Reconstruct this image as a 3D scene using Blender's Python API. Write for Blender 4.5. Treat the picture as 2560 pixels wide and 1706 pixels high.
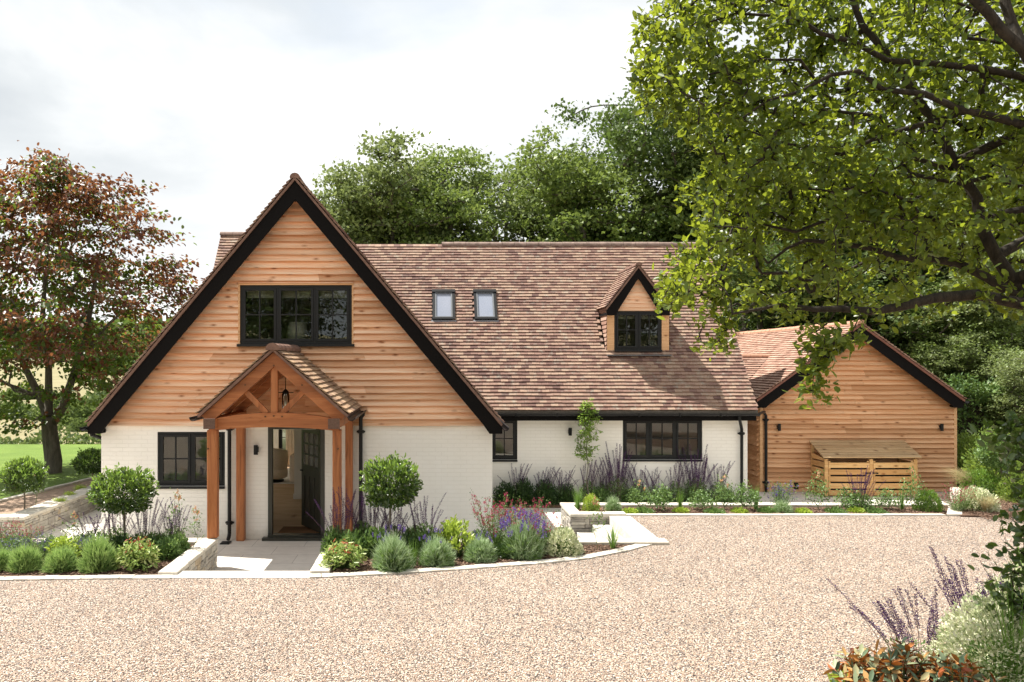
import bpy, math, random
import numpy as np
from mathutils import Vector, Matrix
for o in list(bpy.data.objects): bpy.data.objects.remove(o)
scene = bpy.context.scene
COL = scene.collection
random.seed(7); rng = np.random.default_rng(7)
R = math.radians

# ------------------------------------------------------------------ camera
F, PX0, PY0, CZ = 2085.0, 1085.0, 905.0, 2.8          # focal length in photo pixels, vanishing point, eye height
cam_d = bpy.data.cameras.new("camera"); cam = bpy.data.objects.new("camera", cam_d); COL.objects.link(cam)
cam.location = (0, 0, CZ); cam.rotation_euler = (R(90), 0, 0)
cam_d.sensor_width = 36; cam_d.lens = 36*F/2560
cam_d.shift_x = (1280-PX0)/2560; cam_d.shift_y = (PY0-853)/2560
cam_d.clip_start = .1; cam_d.clip_end = 5000
scene.camera = cam
def X(px, Y): return (px-PX0)*Y/F
def Z(py, Y): return CZ+(PY0-py)*Y/F
def G(py, z=0): return F*(CZ-z)/(py-PY0)               # depth at which height z shows on row py

# ------------------------------------------------------------------ sun, sky, exposure
SUN = Vector((.5, -.3, -1)).normalized()               # the way the light travels
sd = bpy.data.lights.new("sun", 'SUN'); sun = bpy.data.objects.new("sun", sd); COL.objects.link(sun)
sd.energy = 4.8; sd.angle = R(.53); sd.color = (1, .95, .87)
sun.rotation_euler = SUN.to_track_quat('-Z', 'Y').to_euler()
scene.view_settings.view_transform = 'Standard'; scene.view_settings.look = 'None'
scene.view_settings.exposure = 1.10; scene.view_settings.gamma = 1
scene.cycles.use_denoising = True
scene.cycles.max_bounces = 10; scene.cycles.transparent_max_bounces = 16; scene.cycles.diffuse_bounces = 4
scene.cycles.caustics_reflective = False; scene.cycles.caustics_refractive = False
scene.cycles.sample_clamp_indirect = 6
W = bpy.data.worlds.new("World"); scene.world = W; W.use_nodes = True
def build_world():
    t = W.node_tree; N = t.nodes; L = t.links; N.clear()
    out = N.new('ShaderNodeOutputWorld'); bg = N.new('ShaderNodeBackground'); bg.inputs[1].default_value = .075
    sky = N.new('ShaderNodeTexSky'); sky.sky_type = 'NISHITA'; sky.sun_disc = False
    sky.sun_elevation = R(59.8); sky.sun_rotation = R(-59); sky.dust_density = 1.5
    co = N.new('ShaderNodeTexCoord'); sep = N.new('ShaderNodeSeparateXYZ'); L.new(co.outputs['Generated'], sep.inputs[0])
    zz = N.new('ShaderNodeMath'); zz.operation = 'ADD'; zz.inputs[1].default_value = .32; L.new(sep.outputs[2], zz.inputs[0])
    zm = N.new('ShaderNodeMath'); zm.operation = 'MAXIMUM'; zm.inputs[1].default_value = .12; L.new(zz.outputs[0], zm.inputs[0])
    dx = N.new('ShaderNodeMath'); dx.operation = 'DIVIDE'; L.new(sep.outputs[0], dx.inputs[0]); L.new(zm.outputs[0], dx.inputs[1])
    dy = N.new('ShaderNodeMath'); dy.operation = 'DIVIDE'; L.new(sep.outputs[1], dy.inputs[0]); L.new(zm.outputs[0], dy.inputs[1])
    cb = N.new('ShaderNodeCombineXYZ'); L.new(dx.outputs[0], cb.inputs[0]); L.new(dy.outputs[0], cb.inputs[1]); cb.inputs[2].default_value = CLOUD_SEED
    def noise(scale, det, rough, dist=0.0):
        n = N.new('ShaderNodeTexNoise'); n.inputs['Scale'].default_value = scale; n.inputs['Detail'].default_value = det
        n.inputs['Roughness'].default_value = rough; n.inputs['Distortion'].default_value = dist; L.new(cb.outputs[0], n.inputs['Vector']); return n
    def ramp(src, stops):
        r = N.new('ShaderNodeValToRGB'); L.new(src, r.inputs[0]); e = r.color_ramp.elements
        while len(e) < len(stops): e.new(.5)
        for k, (p, c) in enumerate(stops): e[k].position = p; e[k].color = (*c, 1)
        return r
    cover = ramp(noise(.6, 7, .55, .3).outputs['Fac'], [(.30, (0,)*3), (.42, (1,)*3)])      # a few thin blue gaps
    shade = ramp(noise(.85, 8, .52, .35).outputs['Fac'], [(.36, (4.4, 4.7, 4.95)), (.44, (5.4, 5.65, 5.8)), (.50, (6.6, 6.75, 6.8)), (.56, (8.1, 8.1, 8.05))])
    mx = N.new('ShaderNodeMix'); mx.data_type = 'RGBA'
    pale = N.new('ShaderNodeMix'); pale.data_type = 'RGBA'; pale.inputs[0].default_value = .72
    L.new(sky.outputs[0], pale.inputs[6]); pale.inputs[7].default_value = (5.6, 6.1, 6.6, 1)
    L.new(cover.outputs[0], mx.inputs[0]); L.new(pale.outputs[2], mx.inputs[6]); L.new(shade.outputs[0], mx.inputs[7])
    L.new(mx.outputs[2], bg.inputs[0]); L.new(bg.outputs[0], out.inputs[0])
CLOUD_SEED = 8.4
build_world()

# ------------------------------------------------------------------ mesh builder
WORLD = {}
class MB:
    def __init__(s): s.v = []; s.f = []; s.n = 0
    def add(s, vs, fs):
        b = s.n; s.v.extend([tuple(p) for p in vs]); s.n += len(vs)
        s.f.extend([tuple(i+b for i in f) for f in fs])
    def box(s, x0, x1, y0, y1, z0, z1, j=0.0):
        if x0 > x1: x0, x1 = x1, x0
        if y0 > y1: y0, y1 = y1, y0
        if z0 > z1: z0, z1 = z1, z0
        vs = [(x0,y0,z0),(x1,y0,z0),(x1,y1,z0),(x0,y1,z0),(x0,y0,z1),(x1,y0,z1),(x1,y1,z1),(x0,y1,z1)]
        if j: vs = [(a+random.uniform(-j,j), b+random.uniform(-j,j), c+random.uniform(-j,j)) for a,b,c in vs]
        s.add(vs, [(0,3,2,1),(4,5,6,7),(0,1,5,4),(1,2,6,5),(2,3,7,6),(3,0,4,7)])
    def bbox(s, x0, x1, y0, y1, z0, z1, b=.01, j=0.0):            # box with chamfered edges
        if x0 > x1: x0, x1 = x1, x0
        if y0 > y1: y0, y1 = y1, y0
        if z0 > z1: z0, z1 = z1, z0
        vs = []; idx = {}
        for ix in (0,1):
            for iy in (0,1):
                for iz in (0,1):
                    cx, cy, cz = (x0,x1)[ix], (y0,y1)[iy], (z0,z1)[iz]
                    jx, jy, jz = [random.uniform(-j,j) for _ in range(3)]
                    sx, sy, sz = (b,-b)[ix], (b,-b)[iy], (b,-b)[iz]
                    idx[ix,iy,iz,'x'] = len(vs); vs.append((cx+jx, cy+sy+jy, cz+sz+jz))
                    idx[ix,iy,iz,'y'] = len(vs); vs.append((cx+sx+jx, cy+jy, cz+sz+jz))
                    idx[ix,iy,iz,'z'] = len(vs); vs.append((cx+sx+jx, cy+sy+jy, cz+jz))
        fs = []
        q = [(0,0),(1,0),(1,1),(0,1)]
        for i in (0,1):
            a = [idx[i,u,v,'x'] for u,v in q]; fs.append(a if i else a[::-1])
            a = [idx[u,i,v,'y'] for u,v in q]; fs.append(a[::-1] if i else a)
            a = [idx[u,v,i,'z'] for u,v in q]; fs.append(a if i else a[::-1])
        for u in (0,1):
            for v in (0,1):
                fs.append([idx[0,u,v,'y'], idx[1,u,v,'y'], idx[1,u,v,'z'], idx[0,u,v,'z']])
                fs.append([idx[u,0,v,'x'], idx[u,1,v,'x'], idx[u,1,v,'z'], idx[u,0,v,'z']])
                fs.append([idx[u,v,0,'x'], idx[u,v,1,'x'], idx[u,v,1,'y'], idx[u,v,0,'y']])
        for ix in (0,1):
            for iy in (0,1):
                for iz in (0,1): fs.append([idx[ix,iy,iz,c] for c in 'xyz'])
        s.add(vs, fs)
    def prism(s, pts, y0, y1):                                     # polygon in x,z pushed along y
        n = len(pts); vs = [(x,y0,z) for x,z in pts]+[(x,y1,z) for x,z in pts]
        fs = [tuple(range(n)), tuple(range(2*n-1, n-1, -1))]+[(i,(i+1)%n+0,(i+1)%n+n,i+n) for i in range(n)]
        s.add(vs, fs)
    def prism_yz(s, pts, x0, x1):
        n = len(pts); vs = [(x0,y,z) for y,z in pts]+[(x1,y,z) for y,z in pts]
        s.add(vs, [tuple(range(n)), tuple(range(2*n-1, n-1, -1))]+[(i,(i+1)%n,(i+1)%n+n,i+n) for i in range(n)])
    def prism_xy(s, pts, z0, z1):
        n = len(pts); vs = [(x,y,z0) for x,y in pts]+[(x,y,z1) for x,y in pts]
        s.add(vs, [tuple(range(n-1,-1,-1)), tuple(range(n, 2*n))]+[(i,(i+1)%n,(i+1)%n+n,i+n) for i in range(n)])
    def quad(s, a, b, c, d): s.add([a,b,c,d], [(0,1,2,3)])
    def slab(s, O, U, V, N, u0, u1, v0, v1, n0, n1):
        P = lambda u,v,n: O+U*u+V*v+N*n
        vs = [P(u0,v0,n0),P(u1,v0,n0),P(u1,v1,n0),P(u0,v1,n0),P(u0,v0,n1),P(u1,v0,n1),P(u1,v1,n1),P(u0,v1,n1)]
        s.add(vs, [(0,3,2,1),(4,5,6,7),(0,1,5,4),(1,2,6,5),(2,3,7,6),(3,0,4,7)])
    def beam(s, a, b, w, h, up=(0,-1,0)):                          # rectangular bar from a to b; w across, h along «up»
        a = Vector(a); b = Vector(b); d = (b-a).normalized(); up = Vector(up)
        side = d.cross(up).normalized(); up = side.cross(d).normalized()
        vs = [p+side*sx*w/2+up*sy*h/2 for p in (a,b) for sx,sy in ((-1,-1),(1,-1),(1,1),(-1,1))]
        s.add(vs, [(3,2,1,0),(4,5,6,7),(0,1,5,4),(1,2,6,5),(2,3,7,6),(3,0,4,7)])
    def tube(s, pts, rad, n=8, cap=True):
        pts = [Vector(p) for p in pts]; m = len(pts)
        if not hasattr(rad, '__len__'): rad = [rad]*m
        vs = []; ref = None
        for i,p in enumerate(pts):
            d = (pts[min(i+1,m-1)]-pts[max(i-1,0)])
            if d.length < 1e-9: d = Vector((0,0,1))
            d.normalize()
            if ref is None: ref = Vector((1,0,0)) if abs(d.x) < .9 else Vector((0,1,0))
            a = (ref-d*ref.dot(d)); a = a.normalized() if a.length > 1e-6 else d.orthogonal().normalized()
            ref = a; b = d.cross(a)
            for k in range(n):
                t = 2*math.pi*k/n; vs.append(p+(a*math.cos(t)+b*math.sin(t))*rad[i])
        fs = [(i*n+k, i*n+(k+1)%n, (i+1)*n+(k+1)%n, (i+1)*n+k) for i in range(m-1) for k in range(n)]
        if cap: fs += [tuple(range(n-1,-1,-1)), tuple(range((m-1)*n, m*n))]
        s.add(vs, fs)
    def lathe(s, c, prof, n=16):                                   # profile (radius, z)
        c = Vector(c); s.tube([c+Vector((0,0,z)) for r,z in prof], [max(r,1e-4) for r,z in prof], n)
    def build(s, name, mat, parent=None, smooth=False, local=False):
        me = bpy.data.meshes.new(name)
        off = Vector((0,0,0)) if local or parent is None else Vector(WORLD.get(root_of(parent).name, (0,0,0)))
        me.from_pydata([(p[0]-off.x, p[1]-off.y, p[2]-off.z) for p in s.v], [], s.f)
        me.validate(); me.update()
        if smooth: me.polygons.foreach_set('use_smooth', [True]*len(me.polygons))
        me.materials.append(mat); o = bpy.data.objects.new(name, me); COL.objects.link(o)
        if parent: o.parent = parent
        return o
def root_of(o):
    while o.parent: o = o.parent
    return o
def thing(name, label, cat, loc=(0,0,0), group=None):
    o = bpy.data.objects.new(name, None); COL.objects.link(o); o.location = loc; o.empty_display_size = .2
    o['label'] = label; o['category'] = cat
    if group: o['group'] = group
    WORLD[o.name] = tuple(loc); return o
def tag(o, label, cat, group=None):
    o['label'] = label; o['category'] = cat
    if group: o['group'] = group
    return o
def struct(o, kind='structure'): o['kind'] = kind; return o
def copy_tree(o, parent=None):
    c = o.copy(); COL.objects.link(c); c.parent = parent
    for ch in list(o.children): copy_tree(ch, c)
    return c

# ------------------------------------------------------------------ materials
MATS = {}
class NT:
    def __init__(s, name):
        s.m = bpy.data.materials.new(name); s.m.use_nodes = True; s.t = s.m.node_tree; s.N = s.t.nodes; s.L = s.t.links
        s.p = s.N['Principled BSDF']; s.out = s.N['Material Output']; s.p.inputs['Specular IOR Level'].default_value = .35
        s.co = None
    def node(s, typ, **kw):
        n = s.N.new('ShaderNode'+typ)
        for k,v in kw.items():
            setattr(n, k, v)
        return n
    def put(s, sock, v):
        if hasattr(v, 'is_linked') or hasattr(v, 'links'): s.L.new(v, sock)
        else: sock.default_value = v
    def obj(s):
        if not s.co: s.co = s.node('TexCoord')
        return s.co.outputs['Object']
    def geo(s, which='Random Per Island'):
        return s.node('NewGeometry').outputs[which]
    def mapping(s, v, scale=(1,1,1), loc=(0,0,0), rot=(0,0,0)):
        n = s.node('Mapping'); s.put(n.inputs[0], v); n.inputs[1].default_value = loc; n.inputs[2].default_value = rot; n.inputs[3].default_value = scale
        return n.outputs[0]
    def math(s, op, a, b=0.0, c=0.0):
        n = s.node('Math', operation=op); s.put(n.inputs[0], a); s.put(n.inputs[1], b); s.put(n.inputs[2], c); return n.outputs[0]
    def vmath(s, op, a, b):
        n = s.node('VectorMath', operation=op); s.put(n.inputs[0], a)
        if op == 'SCALE': s.put(n.inputs[3], b)
        else: s.put(n.inputs[1], b)
        return n.outputs[0]
    def comb(s, x, y, z):
        n = s.node('CombineXYZ'); s.put(n.inputs[0], x); s.put(n.inputs[1], y); s.put(n.inputs[2], z); return n.outputs[0]
    def sep(s, v):
        n = s.node('SeparateXYZ'); s.put(n.inputs[0], v); return n.outputs
    def noise(s, v, scale, det=4, rough=.5, dist=0.0, out='Fac'):
        n = s.node('TexNoise'); s.put(n.inputs['Vector'], v); n.inputs['Scale'].default_value = scale; n.inputs['Detail'].default_value = det
        n.inputs['Roughness'].default_value = rough; n.inputs['Distortion'].default_value = dist; return n.outputs[out]
    def vor(s, v, scale, feature='F1', out='Distance', rand=1.0):
        n = s.node('TexVoronoi', feature=feature); s.put(n.inputs['Vector'], v); n.inputs['Scale'].default_value = scale; n.inputs['Randomness'].default_value = rand
        return n.outputs[out]
    def ramp(s, f, stops, interp='LINEAR'):
        r = s.node('ValToRGB'); s.put(r.inputs[0], f); e = r.color_ramp.elements; r.color_ramp.interpolation = interp
        while len(e) < len(stops): e.new(.5)
        for k,(p,c) in enumerate(stops):
            e[k].position = p; e[k].color = (*(c if hasattr(c,'__len__') else (c,c,c)), 1)
        return r.outputs[0]
    def mix(s, f, a, b, blend='MIX'):
        n = s.node('Mix', data_type='RGBA', blend_type=blend); s.put(n.inputs[0], f)
        for i,v in ((6,a),(7,b)):
            s.put(n.inputs[i], (*v,1) if isinstance(v, tuple) and len(v) == 3 else v)
        return n.outputs[2]
    def bump(s, h, strength=.5, dist=.01, normal=None):
        n = s.node('Bump'); n.inputs['Strength'].default_value = strength; n.inputs['Distance'].default_value = dist; s.put(n.inputs['Height'], h)
        if normal is not None: s.L.new(normal, n.inputs['Normal'])
        return n.outputs[0]
    def done(s, color, rough=.6, normal=None, metal=0.0):
        s.put(s.p.inputs['Base Color'], (*color,1) if isinstance(color, tuple) and len(color) == 3 else color)
        s.put(s.p.inputs['Roughness'], rough); s.p.inputs['Metallic'].default_value = metal
        if normal is not None: s.L.new(normal, s.p.inputs['Normal'])
        MATS[s.m.name] = s.m; return s.m

def m_gravel():
    t = NT('gravel'); v = t.obj()
    v2 = t.vmath('ADD', v, t.vmath('SCALE', t.noise(v, 14, 3, .6, out='Color'), .012))
    c1 = t.vor(v2, 54, out='Color'); d1 = t.vor(v2, 54)
    r = t.sep(c1)[0]; r2 = t.sep(c1)[1]
    col = t.ramp(r, [(0,(0.123,0.109,0.110)),(.11,(0.269,0.212,0.182)),(.22,(0.504,0.359,0.270)),(.36,(0.627,0.468,0.359)),(.55,(0.694,0.549,0.425)),(.7,(0.538,0.359,0.243)),(.78,(0.829,0.707,0.585)),(.88,(0.336,0.261,0.232)),(.95,(0.918,0.816,0.707))], 'CONSTANT')
    col = t.mix(.22, col, t.ramp(r2, [(0,(0.426,0.316,0.243)),(1,(0.739,0.609,0.497))]))
    edge = t.ramp(d1, [(0,1.0),(.45,1.0),(.7,.35),(1,.15)])                   # dark grit between the stones
    col = t.mix(1.0, col, edge, 'MULTIPLY')
    big = t.ramp(t.noise(v, .55, 5, .6), [(.3,(.72,.725,.73)),(.7,(.90,.905,.91))])
    col = t.mix(1.0, col, big, 'MULTIPLY')
    h = t.math('SUBTRACT', t.math('MULTIPLY', r2, .7), t.math('POWER', d1, 2.0))
    return t.done(col, .75, t.bump(h, 1.0, .022))
def m_boards(name, base, hi, lo, knots=.55):
    t = NT(name); v = t.obj(); rnd = t.geo()
    v = t.vmath('ADD', v, t.comb(t.math('MULTIPLY', rnd, 37.0), t.math('MULTIPLY', rnd, 11.0), t.math('MULTIPLY', rnd, 5.0)))
    g = t.noise(t.mapping(v, (1.1, 6, 34)), 1.0, 6, .62, .6)
    col = t.ramp(g, [(.28, lo), (.5, base), (.72, hi)])
    tone = t.ramp(rnd, [(0,(.74,.66,.58)),(.25,(.90,.86,.82)),(.5,(.99,.99,.99)),(1,(1.07,1.05,1.02))])
    col = t.mix(1.0, col, tone, 'MULTIPLY')
    kd = t.vor(t.mapping(v, (3.4, 1, 8.2)), 1.0, rand=1.0)
    halo = t.ramp(kd, [(0,1.0),(.08,1.0),(.15,.45),(.28,0)])
    sel = t.math('GREATER_THAN', t.sep(t.vor(t.mapping(v, (3.4, 1, 8.2)), 1.0, out='Color'))[0], 1-knots)
    col = t.mix(t.math('MULTIPLY', t.math('MULTIPLY', halo, sel), .95), col, (lo[0]*.42, lo[1]*.3, lo[2]*.22))
    stain = t.ramp(t.noise(t.mapping(v, (.8, 1, 3)), 1.3, 4, .6), [(.55,0.0),(.75,1.0)])
    col = t.mix(t.math('MULTIPLY', stain, .3), col, (base[0]*.8, base[1]*.6, base[2]*.45))
    return t.done(col, .7, t.bump(g, .35, .006))
def m_oak(name, axis, base=(.37,.125,.042), dark=(.13,.042,.016), light=(.50,.205,.08)):
    t = NT(name); sc = {'x':(1.2,16,16),'z':(16,16,1.2)}[axis]
    v = t.obj(); rnd = t.geo()
    v = t.vmath('ADD', v, t.comb(t.math('MULTIPLY', rnd, 7.0), t.math('MULTIPLY', rnd, 5.0), t.math('MULTIPLY', rnd, 9.0)))
    g = t.noise(t.mapping(v, sc), 1.0, 7, .65, .8)
    col = t.ramp(g, [(.25, dark), (.45, base), (.75, light)])
    big = t.noise(t.mapping(v, tuple(c*.22 for c in sc)), 1.0, 3, .5)
    col = t.mix(t.ramp(big, [(.5,0.0),(.75,.6)]), col, dark)
    crack = t.ramp(t.vor(t.mapping(v, tuple(c*.55 for c in sc)), 1.0, 'DISTANCE_TO_EDGE'), [(0,0.0),(.018,1.0)])
    crack = t.math('MAXIMUM', crack, t.ramp(t.noise(v, 3, 2), [(.5,1.0),(.6,0.0)]))
    col = t.mix(t.math('MULTIPLY', t.math('SUBTRACT', 1.0, crack), .6), col, (.05,.018,.008))
    return t.done(col, .5, t.bump(g, .35, .004))
def m_tiles(name, stops, moss=.5):
    t = NT(name); v = t.obj(); rnd = t.geo()
    # neighbouring tiles come in batches: colour follows the tile and a slow patch
    patch = t.noise(t.mapping(v, (.55,.8,.8)), 1.0, 3, .6)
    f = t.math('ADD', t.math('MULTIPLY', rnd, .80), t.math('MULTIPLY', t.math('SUBTRACT', patch, .38), .8))
    col = t.ramp(f, stops)
    n = t.noise(v, 30, 5, .65)
    col = t.mix(1.0, col, t.ramp(n, [(.25,(.68,.66,.64)),(.6,(1.05,1.05,1.05))]), 'MULTIPLY')
    lich = t.math('MULTIPLY', t.ramp(t.noise(v, 7, 6, .7), [(.54,0.0),(.66,1.0)]), moss)
    col = t.mix(lich, col, (.33,.31,.25))
    return t.done(col, .85, t.bump(n, .5, .004))
def m_plain(name, c, rough=.5, spec=.35, var=.08, scale=8, bump=0.0, metal=0.0):
    t = NT(name); n = t.noise(t.obj(), scale, 5, .6)
    k = t.ramp(n, [(.25,(1-var,)*3),(.75,(1+var,)*3)])
    t.p.inputs['Specular IOR Level'].default_value = spec
    return t.done(t.mix(1.0, c, k, 'MULTIPLY'), rough, t.bump(n, bump, .003) if bump else None, metal)
def m_painted_brick():
    t = NT('painted_brick'); s = t.sep(t.obj()); v = t.comb(t.math('ADD', s[0], s[1]), s[2], 0.0)
    b = t.node('TexBrick'); t.put(b.inputs['Vector'], v); b.inputs['Scale'].default_value = 1
    b.inputs['Brick Width'].default_value = .225; b.inputs['Row Height'].default_value = .075
    b.inputs['Mortar Size'].default_value = .0035; b.inputs['Mortar Smooth'].default_value = .35
    n = t.noise(t.obj(), 24, 5, .6); n2 = t.noise(t.obj(), 1.3, 4, .6)
    rowj = t.noise(t.comb(t.math('MULTIPLY', s[0], .6), t.math('MULTIPLY', s[2], 13.0), 0.0), 1.0, 1)
    h = t.math('ADD', t.math('MULTIPLY', b.outputs['Fac'], -1.0), t.math('MULTIPLY', n, .35))
    h = t.math('ADD', h, t.math('MULTIPLY', rowj, .8))
    col = t.ramp(n2, [(.3,(.89,.85,.785)),(.7,(.93,.895,.84))])
    col = t.mix(t.math('MULTIPLY', b.outputs['Fac'], .14), col, (.56,.51,.44))
    sp = t.math('ADD', t.math('MULTIPLY', s[2], 2.2), t.math('MULTIPLY', t.noise(t.obj(), 5, 6, .7), -.9))          # mud splash low on the wall
    col = t.mix(t.math('MULTIPLY', t.ramp(t.math('ADD', sp, .35), [(0,1.0),(.35,0.0)]), .35), col, (.42,.36,.27))
    return t.done(col, .65, t.bump(h, .6, .007))
def m_stone(name, stops, scale=9):
    t = NT(name); v = t.obj(); rnd = t.geo()
    n = t.noise(v, scale, 8, .65)
    col = t.mix(1.0, t.ramp(rnd, stops), t.ramp(n, [(.25,(.72,.71,.69)),(.7,(1.08,1.07,1.05))]), 'MULTIPLY')
    st = t.ramp(t.noise(v, 3.1, 5, .7), [(.56,0.0),(.7,.5)])
    col = t.mix(st, col, (.42,.30,.17))
    return t.done(col, .85, t.bump(n, .8, .012))
def m_paving():
    t = NT('paving'); s = t.sep(t.obj()); v = t.comb(s[0], s[1], 0.0)
    b = t.node('TexBrick'); t.put(b.inputs['Vector'], v); b.inputs['Scale'].default_value = 1
    b.inputs['Brick Width'].default_value = .9; b.inputs['Row Height'].default_value = .6
    b.inputs['Mortar Size'].default_value = .004; b.inputs['Mortar Smooth'].default_value = .1
    b.inputs['Color1'].default_value = (.72,.68,.62,1); b.inputs['Color2'].default_value = (.66,.62,.56,1); b.inputs['Mortar'].default_value = (.33,.30,.27,1)
    n = t.noise(t.obj(), 5, 7, .65)
    col = t.mix(1.0, b.outputs['Color'], t.ramp(n, [(.3,(.90,.89,.88)),(.7,(1.05,1.05,1.04))]), 'MULTIPLY')
    return t.done(col, .7, t.bump(n, .2, .004))
def m_ground(name, stops, scale, fine=120, bump=.02, rough=.95, far=.35):
    t = NT(name); v = t.obj(); n = t.noise(v, scale, 7, .65); f = t.noise(v, fine, 4, .7)
    k = t.math('ADD', t.math('MULTIPLY', n, 1-far), t.math('MULTIPLY', f, far))
    return t.done(t.ramp(k, stops), rough, t.bump(f, .8, bump))
def m_leaf(name, stops, trans=(.35,.5,.08), tfac=.35, rough=.45, spec=.35, clump=.35, cscale=1.2):
    t = NT(name); v = t.obj(); rnd = t.geo()
    cl = t.noise(v, cscale, 3, .6)
    f = t.math('ADD', t.math('MULTIPLY', rnd, 1-clump), t.math('MULTIPLY', t.math('SUBTRACT', t.math('MULTIPLY', cl, 2.0), .5), clump))
    col = t.ramp(f, stops); t.p.inputs['Specular IOR Level'].default_value = spec
    t.done(col, rough)
    tr = t.node('BsdfTranslucent'); t.put(tr.inputs[0], t.mix(.55, col, (*trans,)))
    mx = t.node('MixShader'); mx.inputs[0].default_value = tfac
    t.L.new(t.p.outputs[0], mx.inputs[1]); t.L.new(tr.outputs[0], mx.inputs[2]); t.L.new(mx.outputs[0], t.out.inputs[0])
    return t.m
def m_two_sided(name, top, under):
    t = NT(name); rnd = t.geo(); back = t.node('NewGeometry').outputs['Backfacing']
    c = t.mix(back, t.ramp(rnd, top), t.ramp(rnd, under)); return t.done(c, .42)
def m_bark(name, a, b, sc=(14,14,3)):
    t = NT(name); v = t.mapping(t.obj(), sc); n = t.noise(v, 1, 7, .7, .5)
    return t.done(t.ramp(n, [(.3,a),(.7,b)]), .9, t.bump(n, .9, .02))
def m_glass(name, tint=(.85,.88,.86), refl=1.45):
    t = NT(name); gl = t.node('BsdfGlossy'); gl.inputs['Roughness'].default_value = .0
    n = t.noise(t.obj(), 1.6, 1, .4); gl.inputs['Color'].default_value = (1,1,1,1)
    b = t.bump(n, .12, .02); t.L.new(b, gl.inputs['Normal'])
    tr = t.node('BsdfTransparent'); tr.inputs[0].default_value = (*tint,1)
    fr = t.node('Fresnel'); fr.inputs[0].default_value = refl
    k = t.math('MULTIPLY_ADD', fr.outputs[0], 1.25, .02)
    mx = t.node('MixShader'); t.L.new(k, mx.inputs[0]); t.L.new(tr.outputs[0], mx.inputs[1]); t.L.new(gl.outputs[0], mx.inputs[2])
    t.L.new(mx.outputs[0], t.out.inputs[0]); return t.m

GRAVEL = m_gravel(); BRICK = m_painted_brick()
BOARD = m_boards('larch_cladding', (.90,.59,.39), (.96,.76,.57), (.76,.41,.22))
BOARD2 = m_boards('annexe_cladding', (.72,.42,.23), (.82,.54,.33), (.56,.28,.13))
TRIM = m_boards('larch_trim', (.70,.42,.22), (.78,.50,.28), (.55,.30,.14), .2)
PINE = m_boards('pine_slats', (.66,.40,.17), (.74,.50,.25), (.50,.27,.10))
OAKX = m_oak('oak_beam', 'x'); OAKZ = m_oak('oak_post', 'z')
TILE_OLD = m_tiles('weathered_clay_tiles', [(0,(0.1118,0.0602,0.0516)),(.16,(0.1763,0.0989,0.0791)),(.4,(0.258,0.1548,0.1187)),(.58,(0.3096,0.1995,0.1479)),(.8,(0.3612,0.2494,0.1806)),(.92,(0.2322,0.1445,0.1075)),(1,(0.129,0.0757,0.0645))], .6)
TILE_NEW = m_tiles('new_clay_tiles', [(0,(0.234,0.126,0.09)),(.3,(0.324,0.189,0.1395)),(.6,(0.396,0.252,0.189)),(1,(0.45,0.306,0.234))], .15)
TILE_PORCH = m_tiles('porch_clay_tiles', [(0,(0.153,0.09,0.063)),(.3,(0.279,0.171,0.108)),(.6,(0.378,0.243,0.144)),(1,(0.45,0.315,0.198))], .35)
RIDGE = m_plain('ridge_clay', (.20,.12,.092), .85, .2, .3, 12, .5)
RIDGE_GREY = m_plain('lichened_ridge_clay', (.26,.19,.16), .9, .2, .45, 9, .6)
RIDGE_NEW = m_plain('new_ridge_clay', (.45,.25,.17), .8, .2, .2, 12, .4)
BLACKWOOD = m_plain('black_stained_timber', (.007,.006,.006), .75, .1, .3, 40, .5)
BLACKMET = m_plain('black_metal', (.008,.008,.009), .45, .3, .15, 15)
FRAME = m_plain('charcoal_frame', (.012,.013,.014), .5, .3, .1, 15)
DOORGREEN = m_plain('dark_olive_paint', (.030,.030,.022), .35, .5, .15, 12)
GLASS = m_glass('window_glass'); GLASS_UP = m_glass('upper_window_glass', (.8,.83,.8))
STONE = m_stone('walling_stone', [(0,(0.296,0.273,0.245)),(.35,(0.390,0.367,0.332)),(.7,(0.468,0.437,0.387)),(.9,(0.530,0.499,0.442)),(1,(0.429,0.343,0.237))])
COPING = m_stone('limestone_coping', [(0,(.58,.54,.47)),(1,(.64,.60,.53))], 6)
PAVING = m_paving(); STEPST = m_stone('sawn_step_stone', [(0,(.57,.54,.49)),(1,(.61,.58,.53))], 4)
SETT = m_stone('kerb_setts', [(0,(.50,.46,.40)),(.5,(.58,.54,.47)),(1,(.64,.60,.53))], 7)
MULCH = m_ground('bark_mulch', [(.3,(.035,.02,.014)),(.5,(.12,.07,.045)),(.62,(.24,.15,.10)),(.75,(.36,.25,.18))], 6, 55, .03, far=.7)
LAWN = m_ground('mown_grass', [(.3,(.085,.145,.02)),(.5,(.125,.20,.028)),(.7,(.175,.25,.042))], .9, 60, .03)
MEADOW = m_ground('dry_meadow', [(.25,(0.094,0.114,0.036)),(.42,(0.187,0.167,0.076)),(.55,(0.245,0.213,0.115)),(.75,(0.173,0.190,0.072))], .12, 3, .08, far=.4)
PLASTER = m_plain('plaster', (.82,.79,.74), .9, .1, .03, 3); DARKROOM = m_plain('dim_room_shade', (.35,.32,.28), .9, .1, .05, 3)  # second one: attic wall colour darkened to stand for an unlit room
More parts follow.
